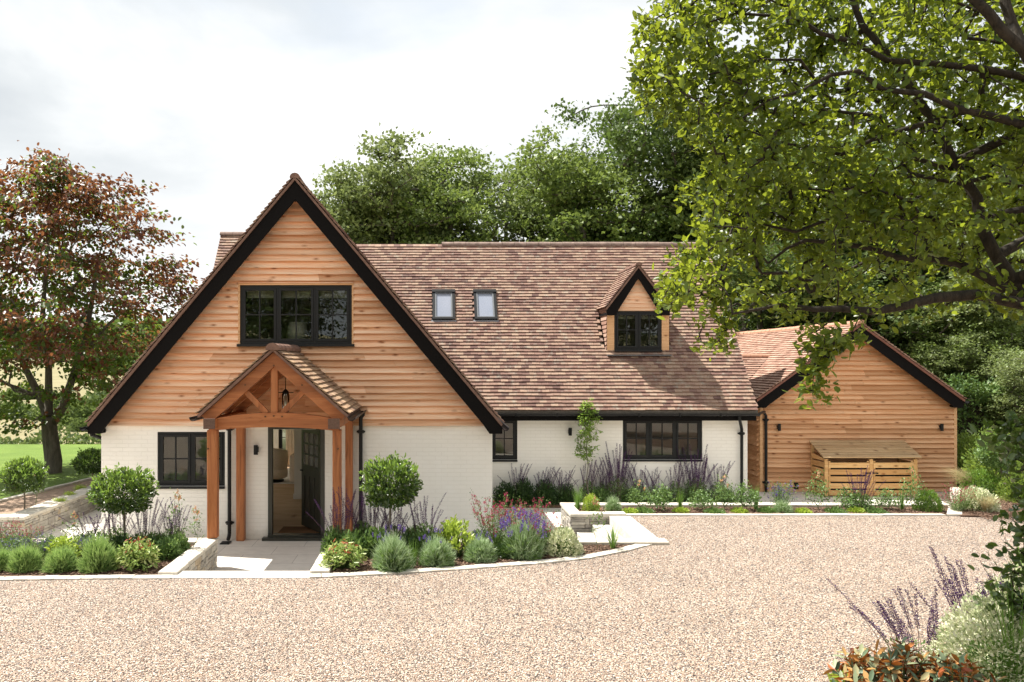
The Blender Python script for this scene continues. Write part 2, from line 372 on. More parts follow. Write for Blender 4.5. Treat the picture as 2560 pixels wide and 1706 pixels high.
# ================================================================== THE SETTING
def sheet(name, mat, x0, x1, y0, y1, nx, ny, hf, kind='structure'):
    xs = np.linspace(x0, x1, nx+1); ys = np.linspace(y0, y1, ny+1) if not hasattr(ny, '__len__') else None
    mb = MB(); vs = [(x, y, hf(x, y)) for y in ys for x in xs]
    mb.add(vs, [(j*(nx+1)+i, j*(nx+1)+i+1, (j+1)*(nx+1)+i+1, (j+1)*(nx+1)+i) for j in range(ny) for i in range(nx)])
    return struct(mb.build(name, mat, smooth=True), kind)
def lerp_pts(pts, x):
    for (a,b),(c,d) in zip(pts, pts[1:]):
        if a <= x <= c: return b+(d-b)*(x-a)/(c-a)
    return pts[0][1] if x < pts[0][0] else pts[-1][1]
# one terrain sheet to the horizon, dropped under the sunken court
def ground_h(x, y):
    r = math.hypot(x, y); h = -.62
    if r > 34: h += min((r-34)/14, 1)*.2
    if r > 60: h += .0011*(min(r,300)-60)**1.35*(1+.25*math.sin(x*.011+1))
    if r > 300: h += (min(r,900)-300)*.030*(1+.3*math.sin(x*.005+.6))
    if r > 900: h += (r-900)*.045
    return h + (.12*math.sin(x*.13+y*.07)+.1*math.sin(y*.11-x*.05))*min(max((r-38)/60,0),1)
def make_terrain():
    mb = MB(); rings = [0,8,16,24,30,34,38,43,48,54,60,70,80,95,110,130,150,180,210,250,300,360,430,520,620,700,900,1200,1600,2400]
    n = 96; vs = [(0,0,-.62)]
    for r in rings[1:]:
        for k in range(n):
            a = 2*math.pi*k/n; x, y = r*math.cos(a), r*math.sin(a); vs.append((x,y,ground_h(x,y)))
    fs = [(0,1+k,1+(k+1)%n) for k in range(n)]
    for i in range(len(rings)-2):
        b = 1+i*n
        fs += [(b+k, b+n+k, b+n+(k+1)%n, b+(k+1)%n) for k in range(n)]
    mb.add(vs, fs); return struct(mb.build('meadow', MEADOW, smooth=True))
make_terrain()
# gravel drive: outline follows the kerbs
kerb_px = [(-260,1462),(-120,1457),(0,1453),(200,1450),(425,1448.5)]
kerb_px2 = [(774,1447),(950,1439),(1080,1431),(1195,1423),(1330,1413),(1470,1399),(1570,1379),(1655,1357)]
KL = [(X(a,G(b)), G(b)) for a,b in kerb_px]; KR = [(X(a,G(b)), G(b)) for a,b in kerb_px2]
SLABY = 10.78
def poly_sheet(name, mat, pts, z, bottom=None, kind='structure'):
    mb = MB()
    if bottom is None: mb.add([(x,y,z) for x,y in pts], [tuple(range(len(pts)))])
    else: mb.prism_xy(pts, bottom, z)
    return struct(mb.build(name, mat), kind)
GEDGE = [(-14,11.0)]+KL+[(KL[-1][0],SLABY),(KR[0][0],SLABY)]+KR+[(3.56,12.95),(3.56,15.14),(9.5,15.14),(10.6,15.0),(12.4,14.3),(14,14.0),(30,13.0)]
poly_sheet('gravel_drive', GRAVEL, [(-14,-30),(30,-30)][::1]+GEDGE[::-1], 0.0)
# sunken court paving
poly_sheet('paved_court', PAVING, [(-12,12.7),(-12,14.9),(-7.4,14.9),(-7.4,26),(18,26),(18,16.1),(2.4,16.1),(2.4,10.95),(-12,10.95)], -.39)
# planting beds (soil)
poly_sheet('planting_bed', MULCH, [(-13.5,11.05)]+[(x,y+.1) for x,y in KL]+[(-3.6,10.95),(-3.6,12.85),(-13.5,12.85)], .0, -.4)
poly_sheet('planting_bed', MULCH, [(-1.5,10.95)]+[(x,y+.1) for x,y in KR[1:]]+[(3.4,12.85),(-1.5,12.85)], .0, -.4)
poly_sheet('planting_bed', MULCH, [(2.6,15.28),(9.45,15.28),(9.95,16.15),(2.6,16.15)], .0, -.4)
poly_sheet('planting_bed', MULCH, [(1.08,18.2),(6.85,18.2),(6.85,18.72),(1.08,18.72)], -.33, -.4)
poly_sheet('planting_bed', MULCH, [(9.5,15.05),(10.6,14.97),(12.4,14.3),(16,14.0),(30,13),(30,30),(13.6,30),(13.2,20.6),(11.5,18.3),(10.1,16.05)], .03, -.4)
poly_sheet('planting_bed', MULCH, [(3.6,5.0),(4.6,7.4),(6.4,7.9),(9.5,13.5),(14,13.5),(14,5)], .03, -.1)
# raised border beyond the side wall, lawn beyond it
poly_sheet('border_bed', m_ground('pale_bark_chips', [(.3,(.16,.10,.07)),(.5,(.34,.24,.17)),(.65,(.48,.36,.27)),(.8,(.58,.46,.36))], 4, 45, .03, far=.7),
           [(-14,14.95),(-7.45,14.95),(-7.45,26),(-7.6,26),(-8.65,16.6),(-8.95,15.2)], -.01, -.4)
poly_sheet('lawn', LAWN, [(-60,13),(-14,13),(-14,14.95),(-8.95,15.0),(-8.65,16.6),(-7.6,26),(4,26),(4,28.5),(-60,28.5)], -.02, -.3)
poly_sheet('lawn', LAWN, [(4.2,26),(40,26),(40,40),(4.2,40)], -.03, -.5)
# kerbs of small setts, every sett modelled; one continuous edging each
def setts(name, line, w, inward, z=.018, length=.16):
    mb = MB(); seg = []
    for (x0,y0),(x1,y1) in zip(line, line[1:]):
        d = math.hypot(x1-x0, y1-y0); n = max(1, round(d/length))
        for k in range(n): seg.append((x0+(x1-x0)*k/n, y0+(y1-y0)*k/n))
    seg.append(line[-1])
    for a, b in zip(seg, seg[1:]):
        dx, dy = b[0]-a[0], b[1]-a[1]; d = math.hypot(dx,dy); nx, ny = -dy/d*inward, dx/d*inward; g = .003
        zz = z+random.uniform(-.003,.003); ww = w+random.uniform(-.006,.006)
        p = [(a[0]+dx*g/d, a[1]+dy*g/d), (b[0]-dx*g/d, b[1]-dy*g/d)]; q = [(p[1][0]+nx*ww, p[1][1]+ny*ww), (p[0][0]+nx*ww, p[0][1]+ny*ww)]
        j = lambda t: (t[0]+random.uniform(-.004,.004), t[1]+random.uniform(-.004,.004))
        mb.prism_xy([j(p[0]), j(p[1]), j(q[0]), j(q[1])], -.1, zz)
    return struct(mb.build(name, SETT))
setts('kerb', KL, .17, 1); setts('kerb', KR, .17, 1)
setts('kerb', [(3.5,15.13),(9.3,15.13)], .16, 1, .02, .6)
setts('kerb', [(-8.97,15.0),(-8.66,16.6),(-8.1,20.2),(-7.6,26)], .12, 1, .03, .45)
setts('kerb', [(3.3,6.6),(4.3,7.32),(5.4,7.75)], .16, -1, .02, .3)

# ================================================================== stone walls
def stone_face(mb, axis, fixed, a0, a1, z0, z1, sign):
    """courses of irregular stones on a vertical face; axis 'x' runs along x at y=fixed"""
    z = z0
    while z < z1-.02:
        h = min(random.uniform(.06,.12), z1-z); 
        if z1-(z+h) < .03: h = z1-z
        a = a0
        while a < a1-.01:
            l = random.choice([.1,.16,.22,.3,.38])*random.uniform(.8,1.2)
            if a1-(a+l) < .07: l = a1-a
            subs = 2 if (h > .095 and random.random() < .45) else 1
            for q in range(subs):
                zz0, zz1 = z+h*q/subs+.003, z+h*(q+1)/subs-.003
                p = random.uniform(.004,.024); e0, e1 = a+.003, a+l-.003
                j = .005
                if axis == 'x':
                    y0, y1 = (fixed-p, fixed+.03) if sign < 0 else (fixed-.03, fixed+p)
                    mb.bbox(e0, e1, y0, y1, zz0, zz1, .006, j)
                else:
                    x0, x1 = (fixed-p, fixed+.03) if sign < 0 else (fixed-.03, fixed+p)
                    mb.bbox(x0, x1, e0, e1, zz0, zz1, .006, j)
            a += l
        z += h
MORTAR = m_plain('dark_joint', (.20,.18,.155), .95, .1, .3, 20)
def coping_run(mb, axis, a0, a1, b0, b1, z0, z1):
    n = max(1, round((a1-a0)/.55)); 
    for k in range(n):
        s0, s1 = a0+(a1-a0)*k/n+.002, a0+(a1-a0)*(k+1)/n-.002
        j = .004
        if axis == 'x': mb.bbox(s0, s1, b0, b1, z0, z1+random.uniform(-.002,.002), .008, j)
        else: mb.bbox(b0, b1, s0, s1, z0, z1+random.uniform(-.002,.002), .008, j)
def wall_thing(label, base, cores, faces, copings, top=.05, foot=-.39, cat='wall'):
    t = thing('stone_wall', label, cat, base)
    c = MB(); [c.box(*b, foot-.05, top-.062) for b in cores]; core = c.build('wall_core', MORTAR, t)
    s = MB(); [stone_face(s, *f) for f in faces]; s.build('stonework', STONE, t)
    k = MB(); [coping_run(k, *q) for q in copings]; k.build('coping', COPING, t)
    return t
ZC0, ZC1, ZP = -.01, .05, -.39
wall_thing('long pale stone retaining wall running back beside the lawn border, left of the house', (-7.4,15,ZP),
    [(-7.62,-7.29,14.8,25.5), (-12.5,-7.63,14.8,15.12)],
    [('y',-7.29,14.8,25.5,ZP,ZC0,1), ('x',14.8,-12.5,-7.27,ZP,ZC0,-1)],
    [('y',15.06,25.6,-7.66,-7.26,ZC0,ZC1), ('x',-12.5,-7.26,14.76,15.05,ZC0,ZC1)])
wall_thing('low stone planter wall left of the oak porch, with the front post standing on its corner', (-3.45,12.9,ZP),
    [(-13,-3.4,12.77,13.0), (-3.58,-3.4,10.96,12.76)],
    [('x',13.0,-13,-3.38,ZP,ZC0,1), ('y',-3.39,10.95,13.0,ZP,ZC0,1), ('x',10.97,-3.58,-3.4,-.1,ZC0,-1)],
    [('x',-13,-3.62,12.74,13.03,ZC0,ZC1), ('y',10.92,13.03,-3.615,-3.365,ZC0,ZC1)])
wall_thing('low stone planter wall right of the oak porch behind the purple and yellow planting', (-1.5,12.9,ZP),
    [(-1.61,3.5,12.77,12.98), (-1.61,-1.42,11.02,12.76)],
    [('x',12.98,-1.61,2.4,ZP,ZC0,1), ('y',-1.61,11.02,12.98,ZP,ZC0,-1), ('x',11.0,-1.61,-1.42,-.1,ZC0,-1), ('x',12.76,-1.3,3.5,-.05,ZC0,-1)],
    [('x',-1.375,3.6,12.74,13.01,ZC0,ZC1), ('y',10.99,13.04,-1.64,-1.38,ZC0,ZC1)])
wall_thing('raised stone planter corner beside the small side steps, in front of the climbing tree', (2.6,15.2,ZP),
    [(2.5,3.45,15.14,15.32), (2.5,2.66,15.33,16.05), (2.5,9.9,16.06,16.27)],
    [('y',2.49,15.12,16.28,ZP,ZC0,-1), ('x',15.12,2.49,3.48,ZP,ZC0,-1), ('x',16.28,2.5,9.9,ZP,ZC0,1)],
    [('x',2.46,3.49,15.09,15.33,ZC0,ZC1), ('y',15.335,16.045,2.46,2.68,ZC0,ZC1), ('x',2.46,9.95,16.05,16.31,ZC0,ZC1)])
ow = thing('kerb_wall', 'pale low kerb wall running back slantwise by the feathery grass', 'wall', (10.4,17,ZP))
mb = MB(); mb.prism_xy([(9.30,15.13),(9.58,15.13),(10.15,16.02),(9.88,16.02)], -.1, .035); mb.build('coping', COPING, ow)
mb = MB(); mb.prism_xy([(9.98,16.1),(10.24,16.1),(11.58,18.3),(11.32,18.3)], -.01, .05); mb.build('coping', COPING, ow)
mb = MB(); mb.prism_xy([(10.01,16.12),(10.21,16.12),(11.55,18.28),(11.35,18.28)], ZP-.05, -.012); mb.build('wall_core', STONE, ow)
tw = thing('sloping_wall', 'low grey wall sloping down to the right beyond the annexe corner', 'wall', (13.5,21,-.3))
mb = MB(); mb.prism([(12.95,-.4),(12.95,.42),(14.4,.12),(14.4,-.4)], 21.0, 21.3); mb.build('wall_body', MORTAR, tw)
mb = MB(); mb.prism([(12.93,.423),(12.93,.49),(14.45,.175),(14.45,.108)], 20.95, 21.35); mb.build('coping', COPING, tw)

# ------------------------------------------------------------------ steps
def steps(label, base, treads):
    t = thing('garden_steps', label, 'steps', base)
    for b in treads: mb = MB(); mb.bbox(*b, .006); mb.build('tread', STEPST, t)
steps('pale stone steps from the gravel down to the front door court', (-2.5,11.0,0),
      [(-3.42,-1.6,SLABY,11.13,-.16,.012), (-3.36,-1.645,11.134,11.45,-.3,-.125), (-3.36,-1.645,11.454,11.8,-.42,-.26)])
steps('pale stone side steps going down left beside the raised planter', (3.2,14,0),
      [(3.17,3.55,13.02,15.08,-.2,.012), (2.86,3.166,13.02,15.08,-.3,-.14), (2.58,2.856,13.02,15.08,-.42,-.275)])
# ================================================================== BUILDING HELPERS
def frange_walls(mb, x0, x1, y0, y1, z0, z1, holes):
    """wall slab (thick in y) with rectangular holes (hx0,hx1,hz0,hz1)"""
    xs = sorted(set([x0,x1]+[h for q in holes for h in q[:2]])); zs = sorted(set([z0,z1]+[h for q in holes for h in q[2:]]))
    for a,b in zip(xs,xs[1:]):
        run = []
        for c,d in zip(zs,zs[1:]):
            mx, mz = (a+b)/2, (c+d)/2
            solid = not any(q[0] < mx < q[1] and q[2] < mz < q[3] for q in holes)
            if solid and run and abs(run[-1][1]-c) < 1e-6: run[-1][1] = d
            elif solid: run.append([c,d])
        for c,d in run: mb.box(a, b, y0, y1, c, d)
def boards(mb, z0, z1, xl, xr, Y, pitch, hole=None, dirx=True, rag=.004, proud=.078):
    """overlapping feather-edge boards; xl/xr give the ends at a height"""
    z = z0; 
    while z < z1-.02:
        zt = min(z+pitch+.015, z1)
        spans = [(None, None, z, zt)]
        if hole and zt > hole[2] and z < hole[3]:
            spans = [(None, hole[0], z, zt), (hole[1], None, z, zt)]
            if z < hole[2]: spans.append((hole[0], hole[1], z, hole[2]))
            if z+pitch > hole[3]: spans.append((hole[0], hole[1], hole[3], zt))
        for a, b, c, d in spans:
            if d-c < .015: continue
            bl, br = (xl(c) if a is None else a), (xr(c) if b is None else b)
            tl, tr = (xl(d) if a is None else a), (xr(d) if b is None else b)
            if br-bl < .03: continue
            cuts = [0.0]; Lw = br-bl
            if Lw > 2.2:
                p = random.uniform(.8,2.6)
                while p < Lw-.6: cuts.append(p/Lw); p += random.uniform(1.6,3.4)
            cuts.append(1.0)
            for s0, s1 in zip(cuts, cuts[1:]):
                n = max(1, int((s1-s0)*Lw/.22)); vs = []; pr = proud+random.uniform(-.003,.003)
                for i in range(n+1):
                    s = s0+(s1-s0)*i/n; 
                    if i == 0 and s0 > 0: s += .002/Lw
                    zb = c+(random.uniform(-rag,rag) if c == z else 0)
                    xb = bl+(br-bl)*s; xt = tl+(tr-tl)*s
                    vs += [(xb, Y, zb+.012), (xb, Y-pr, zb), (xt, Y-.004, d)]
                fs = []
                for i in range(n):
                    k = 3*i; fs += [(k+1,k+4,k+5,k+2), (k,k+3,k+4,k+1)]
                fs += [(0,1,2), (3*n,3*n+2,3*n+1)]
                if not dirx: vs = [(Y2, x, zz) for (x, Y2, zz) in vs]
                mb.add(vs, fs)
        z += pitch
def tile_field(mb, O, U, V, N, u0f, u1f, vlen, gauge=.1, tw=.165, keep=None, thick=.022):
    O, U, V, N = Vector(O), Vector(U).normalized(), Vector(V).normalized(), Vector(N).normalized()
    rows = int(vlen/gauge)
    for r in range(rows):
        v = r*gauge; a0, a1 = u0f(v), u1f(v); u = a0-(tw/2 if r % 2 else 0)
        while u < a1-.01:
            ua, ub = max(u, a0)+.0015, min(u+tw, a1)-.0015; u += tw
            if ub-ua < .03: continue
            c = O+U*(ua+ub)/2+V*(v+gauge/2)
            if keep and not keep(c): continue
            dv = random.uniform(-.005,.005); t1 = random.uniform(0,.005); t2 = random.uniform(0,.005); v2 = min(v+gauge+.05, vlen)
            lo = .026
            P = lambda uu, vv, nn: O+U*uu+V*vv+N*nn
            vs = [P(ua,v+dv,lo+t1),P(ub,v+dv+random.uniform(-.002,.002),lo+t2),P(ub,v2,.004+t2*.3),P(ua,v2,.004+t1*.3),
                  P(ua,v+dv,lo+t1+thick),P(ub,v+dv,lo+t2+thick),P(ub,v2,.004+thick*.4),P(ua,v2,.004+thick*.4)]
            mb.add(vs, [(0,3,2,1),(4,5,6,7),(0,1,5,4),(1,2,6,5),(3,0,4,7)])
def ridge_run(mb, p0, p1, r, seg=.32, drop=.5):
    p0, p1 = Vector(p0), Vector(p1); d = p1-p0; L = d.length; d.normalize(); n = max(1, round(L/seg))
    side = d.cross(Vector((0,0,1))).normalized(); up = side.cross(d)
    for k in range(n):
        a, b = p0+d*(L*k/n+.004), p0+d*(L*(k+1)/n-.004); vs = []; m = 9; rr = r+random.uniform(-.004,.004); dz = random.uniform(-.004,.004)
        for p, q in ((a,rr),(b,rr-.003)):
            for i in range(m):
                t = -math.pi*.08+math.pi*1.16*i/(m-1)
                vs.append(p+side*q*math.cos(t)+up*(q*math.sin(t)*.85+dz))
            for i in range(m-1,-1,-1):
                t = -math.pi*.08+math.pi*1.16*i/(m-1)
                vs.append(p+side*(q-.016)*math.cos(t)+up*((q-.016)*math.sin(t)*.85+dz))
        if k == 0: vs += []
        w = 2*m; fs = [(i,(i+1)%w,(i+1)%w+w,i+w) for i in range(w)]
        for i in range(m-1): fs += [(i,i+1,w-2-i,w-1-i), (w+i,w+w-1-i,w+w-2-i,w+i+1)]
        if k == 0: fs.append(tuple(range(m, w)))
        mb.add(vs, fs)
def window(parent, x0, x1, z0, z1, Y, casements, hb=.5, frame=.055, depth=.07, sill=True, glass=None, label=None, bars=1, fm=None, sill_over=.04, vent=None):
    fm = fm or FRAME; glass = glass or GLASS
    mb = MB(); y0, y1 = Y, Y+depth
    mb.box(x0,x1,y0,y1,z1-frame,z1); mb.box(x0,x1,y0,y1,z0,z0+frame)
    mb.box(x0,x0+frame,y0,y1,z0+frame,z1-frame); mb.box(x1-frame,x1,y0,y1,z0+frame,z1-frame)
    edges = [x0+frame]; 
    for c in casements[1:-1]:
        cx = x0+(x1-x0)*c; mb.box(cx-.02,cx+.02,y0,y1,z0+frame,z1-frame); edges += [cx-.02, cx+.02]
    edges.append(x1-frame)
    if vent: 
        vx0, vx1 = vent; mb.box(x0+(x1-x0)*vx0, x0+(x1-x0)*vx1, y0-.018, y0-.002, z1-frame*.75, z1-frame*.35)
    w = mb.build('window', fm, parent)
    if label: w['label'] = label
    for i in range(0, len(edges), 2):
        a, b = edges[i]+.003, edges[i+1]-.003; c0, c1 = z0+frame+.003, z1-frame-.003; s = .042
        cb = MB(); ya, yb = Y-.012, Y+depth-.02
        cb.box(a,b,ya,yb,c1-s,c1); cb.box(a,b,ya,yb,c0,c0+s); cb.box(a,a+s,ya,yb,c0+s,c1-s); cb.box(b-s,b,ya,yb,c0+s,c1-s)
        yb2 = ya+.03; g0, g1 = ya+.005, yb2
        for q in range(1, bars+1):
            mx = a+(b-a)*q/(bars+1); cb.box(mx-.011,mx+.011,g0,g1,c0+s,c1-s)
        if hb: mz = c0+(c1-c0)*hb; cb.box(a+s,b-s,g0-.001,g1+.001,mz-.011,mz+.011)
        cb.build('casement', fm, w)
        gb = MB(); gy = ya+.02; gb.box(a+s-.004,b-s+.004,gy,gy+.006,c0+s-.004,c1-s+.004); gb.build('pane', glass, w)
    if sill:
        sb = MB(); sb.box(x0-sill_over,x1+sill_over,Y-.07,Y+depth-.002,z0-.045,z0-.002); sb.build('sill', fm, w)
    return w
def gutter(mb, p0, p1, r=.055):
    p0, p1 = Vector(p0), Vector(p1); d = (p1-p0).normalized(); side = d.cross(Vector((0,0,1))).normalized(); m = 8
    prof = [(-math.cos(math.pi*i/m)*r, -math.sin(math.pi*i/m)*r*.95) for i in range(m+1)]
    prof = [(-r-.008,.004)]+prof+[(r+.008,.004)]
    inner = [(a*.86, b*.86+.002) for a,b in prof][::-1]; pr = prof+inner; n = len(pr)
    vs = [p+side*a+Vector((0,0,b)) for p in (p0,p1) for a,b in pr]
    fs = [(i,(i+1)%n,(i+1)%n+n,i+n) for i in range(n)]+[(i,i+1,n-2-i,n-1-i) for i in range(n//2-1)]+[(n+i,n+n-1-i,n+n-2-i,n+i+1) for i in range(n//2-1)]
    mb.add(vs, fs)
def pipe_collars(mb, x, y, zs, r=.042):
    for z in zs:
        mb.lathe((x,y,z), [(r,-.03),(r+.016,-.028),(r+.016,-.012),(r+.008,-.01),(r+.008,.01),(r+.016,.012),(r+.016,.028),(r,.03)], 12)
        mb.box(x-.075,x+.075,y+.01,y+.05,z-.016,z+.016)
def downpipe(parent, x, y, ztop, zbot, gut, collars, shoe=True):
    mb = MB(); pts = [Vector(gut), Vector(gut)+Vector((0,0,-.07))]
    pts += [Vector((x,y,ztop)), Vector((x,y,ztop-.12)), Vector((x,y,zbot+.12))]
    if shoe: pts += [Vector((x,y-.02,zbot+.07)), Vector((x,y-.09,zbot+.02))]
    mb.tube(pts, .034, 12); pipe_collars(mb, x, y, collars)
    return mb.build('downpipe', BLACKMET, parent, smooth=False)
def wall_lamp(label, x, y, z, side=False, h=.17):
    t = thing('wall_lamp', label, 'wall lamp', (x,y,z), 'black up and down wall lamps')
    mb = MB(); 
    if not side:
        mb.lathe((x,y-.085,z), [(.0,-h/2),(.038,-h/2),(.038,h/2),(.030,h/2),(.030,h/2-.01),(.0,h/2-.01)], 16); mb.build('lamp_body', BLACKMET, t)
        mb = MB(); mb.box(x-.035,x+.035,y-.05,y,z-.045,z+.045); mb.build('bracket', BLACKMET, t)
    else:
        mb.lathe((x-.085,y,z), [(.0,-h/2),(.038,-h/2),(.038,h/2),(.030,h/2),(.030,h/2-.01),(.0,h/2-.01)], 16); mb.build('lamp_body', BLACKMET, t)
        mb = MB(); mb.box(x-.05,x,y-.035,y+.035,z-.045,z+.045); mb.build('bracket', BLACKMET, t)
    return t

# ================================================================== THE COTTAGE
HX, HS = -2.45, 1.19                                   # gable centre line, roof slope
EAVE = 1.72; APEX = 6.07
cot = thing('cottage', 'white painted brick cottage with larch clad front gable and tiled main roof', 'house', (-2.45,15,-.39))
GW0, GW1 = -5.985, 1.05
# masonry
mb = MB()
HOLE_D = (-2.985,-1.965,-.36,1.665); HOLE_W = (-4.975,-3.76,.565,1.54)
frange_walls(mb, GW0, GW1, 15.0, 15.28, -.5, 1.66, [HOLE_D, HOLE_W])
mb.box(GW0, GW0+.28, 15.285, 17.0, -.5, 1.66); mb.box(GW0, GW0+.28, 17.0, 24.8, -.5, -.34); mb.box(GW0, GW0+.28, 17.0, 24.8, 1.6, 1.66); mb.box(GW0, GW0+.28, 20.7, 21.3, -.3, 1.5); mb.box(GW0, GW0+.28, 24.8, 25.2, -.5, 1.66)  # unseen unglazed openings added along this side to bring daylight indoors
mb.box(GW1-.28, GW1, 15.285, 18.7, -.5, 1.66)
frange_walls(mb, GW1-.27, 7.03, 18.705, 18.98, -.5, 1.545, [(1.29,1.87,.605,1.515),(4.235,6.02,.61,1.515)])
mb.box(6.75, 7.03, 18.985, 25.2, -.5, 1.545)
frange_walls(mb, GW0, 7.03, 25.205, 25.4, -.5, 2.6, [(-4.70,-1.3,-.3,1.9),(-5.65,-4.85,-.2,1.9),(2.0,6.2,.3,1.6)])  # rear window widened and an unglazed hole added to brighten the hall
mb.build('brick_wall', BRICK, cot)
# gable ends over the masonry (backing behind boards / side walls)
mb = MB(); gi = lambda z: (APEX-.13-z)/HS
HG = (-3.48,-1.475,3.12,4.175)
def gpoly(z0, z1, xl, xr): mb.prism([(xl(z0),z0),(xr(z0),z0),(xr(z1),z1),(xl(z1),z1)], 15.02, 15.2)
L_ = lambda z: HX-gi(z); R_ = lambda z: HX+gi(z)
gpoly(1.665, HG[2], L_, R_); gpoly(HG[3], 5.9, L_, R_)
gpoly(HG[2]+.002, HG[3]-.002, L_, lambda z: HG[0]); gpoly(HG[2]+.002, HG[3]-.002, lambda z: HG[1], R_)
mb.prism_yz([(18.8,1.55),(25.1,1.55),(22.0,5.6)], 6.8, 7.0)
mb.prism_yz([(18.8,1.7),(25.1,1.7),(22.0,5.7)], -5.7, -5.5)
mb.build('gable_backing', MORTAR, cot)
mb = MB(); boards(mb, 1.655, 5.72, lambda z: HX-(5.75-z)/HS-.02, lambda z: HX+(5.75-z)/HS+.02, 15.015, .118, (HG[0]-.03,HG[1]+.03,HG[2]-.04,HG[3]+.035))
mb.build('gable_cladding', BOARD, cot)
mb = MB(); x0,x1,z0,z1 = HG
mb.box(x0-.032,x0-.002,14.955,15.05,z0-.04,z1+.035); mb.box(x1+.002,x1+.032,14.955,15.05,z0-.04,z1+.035); mb.box(x0-.001,x1+.001,14.955,15.05,z1+.003,z1+.035)
mb.build('window_trim', TRIM, cot)
window(cot, *HG, 14.985, [0,.333,.667,1], .5, .05, sill=True, glass=GLASS_UP, label='wide three-light window in the larch gable', sill_over=.05, vent=(.38,.62))
window(cot, *HOLE_W, 15.03, [0,.5,1], .5, .05, label='two-light window left of the porch', vent=(.32,.7), sill_over=.0)
window(cot, 1.29,1.87,.605,1.515, 18.74, [0,1], .52, .05, label='single window in the recessed wall beside the gable corner', sill_over=0)
window(cot, 4.235,6.02,.61,1.515, 18.74, [0,.333,.667,1], .52, .05, label='wide three-light window in the recessed white wall', sill_over=.0, vent=(.38,.62))
# rear openings
window(cot, -4.70,-1.3,-.3,1.9, 25.3, [0,.5,1], .36, .05, sill=False, bars=0)
window(cot, 2.0,6.2,.3,1.6, 25.3, [0,.33,.66,1], 0, .05, sill=False, bars=0)
# roofs
def gable_z(x): return APEX-HS*abs(x-HX)
RE, RY0 = 1.717, 18.35                                  # main roof eave height and depth
RIDGE_Y, RIDGE_Z = 21.84, 5.87
def main_z(y): return RE+HS*(y-RY0)
sl = math.sqrt(1+HS*HS)
mb = MB()
hw = 3.66; vl = hw*sl
O = (HX-hw, 14.66, APEX-HS*hw); V = (1,0,HS); N = (-HS,0,1)
keepg = lambda c: True
tile_field(mb, O, (0,1,0), V, N, lambda v: 0, lambda v: 10.6, vl)
O2 = (HX+hw, 25.26, APEX-HS*hw)
tile_field(mb, O2, (0,-1,0), (-1,0,HS), (HS,0,1), lambda v: 0, lambda v: 10.6, vl, keep=lambda c: c.y < 18.0 or main_z(min(c.y, 2*RIDGE_Y-c.y))-.25 < c.z)
gt = mb.build('gable_roof', TILE_OLD, cot)
mb = MB(); th = .045
mb.prism([(HX-hw,EAVE-.012),(HX,APEX-.01),(HX,APEX-.07),(HX-hw+.02,EAVE-.06)], 14.67, 25.2)
mb.prism([(HX,APEX-.01),(HX+hw,EAVE-.012),(HX+hw-.02,EAVE-.06),(HX,APEX-.07)], 14.67, 25.2)
mb.build('verge_mortar', RIDGE, gt)
mb = MB(); ridge_run(mb, (HX,14.66,APEX-.02), (HX,25.2,APEX-.02), .09); mb.build('ridge_tiles', RIDGE, gt)
mb = MB(); U, V, N = Vector((1,0,0)), Vector((0,1,HS)).normalized(), Vector((0,-HS,1)).normalized()
ml = (RIDGE_Y-RY0)*sl
keepm = lambda c: c.z > gable_z(c.x)-.1 if c.x < 1.4 else True
DORM = (3.98, 5.54)
def keep_main(c):
    if c.x < 1.4 and c.z < gable_z(c.x)-.12: return False
    if DORM[0] < c.x < DORM[1] and 19.5 < c.y < 20.2 : return False
    for s0, s1 in SKY:
        if s0+.02 < c.x < s1-.02 and SKYV[0] < (c.y-RY0)*sl < SKYV[1]: return False
    return True
# rooflights: width from the pixels at their depth
def roof_at(py): # depth where the main slope shows on row py
    k = (PY0-py)/F; return (RE-HS*RY0-CZ)/(k-HS)
yb, yt = roof_at(803), roof_at(732)
SKYV = ((yb-RY0)*sl, (yt-RY0)*sl); ym = (yb+yt)/2
SKY = [(X(1081,ym), X(1137,ym)), (X(1185,ym), X(1241,ym))]
tile_field(mb, (HX,RY0,RE), U, V, N, lambda v: 0, lambda v: 7.146-HX, ml, keep=keep_main)
tile_field(mb, (7.146,2*RIDGE_Y-RY0,RE), (-1,0,0), (0,-1,HS), (0,HS,1), lambda v: 0, lambda v: 7.146-HX, ml, gauge=.2, tw=.33)
mt = mb.build('main_roof', TILE_OLD, cot)
mb = MB(); mb.prism_yz([(RY0,RE-.01),(RIDGE_Y,RIDGE_Z-.01),(2*RIDGE_Y-RY0,RE-.01),(2*RIDGE_Y-RY0,RE-.06),(RIDGE_Y,RIDGE_Z-.07),(RY0+.02,RE-.06)], DORM[1]+.02, 7.13)
# roof deck left of dormer, with the dormer hole left open
mb.prism_yz([(RY0,RE-.01),(RIDGE_Y,RIDGE_Z-.01),(2*RIDGE_Y-RY0,RE-.01),(2*RIDGE_Y-RY0,RE-.06),(RIDGE_Y,RIDGE_Z-.07),(RY0+.02,RE-.06)], -.4, DORM[0]-.02)
mb.prism_yz([(RY0,RE-.01),(19.42,main_z(19.42)-.01),(19.42,main_z(19.42)-.07),(RY0+.02,RE-.06)], DORM[0]-.019, DORM[1]+.019)
mb.prism_yz([(20.9,main_z(20.9)-.01),(RIDGE_Y,RIDGE_Z-.01),(2*RIDGE_Y-RY0,RE-.01),(2*RIDGE_Y-RY0,RE-.06),(RIDGE_Y,RIDGE_Z-.07),(20.9,main_z(20.9)-.07)], DORM[0]-.019, DORM[1]+.019)
mb.build('roof_deck', MORTAR, mt)
mb = MB(); ridge_run(mb, (.2,RIDGE_Y,RIDGE_Z-.02), (7.15,RIDGE_Y,RIDGE_Z-.02), .105); mb.build('ridge_tiles', RIDGE_GREY, mt)
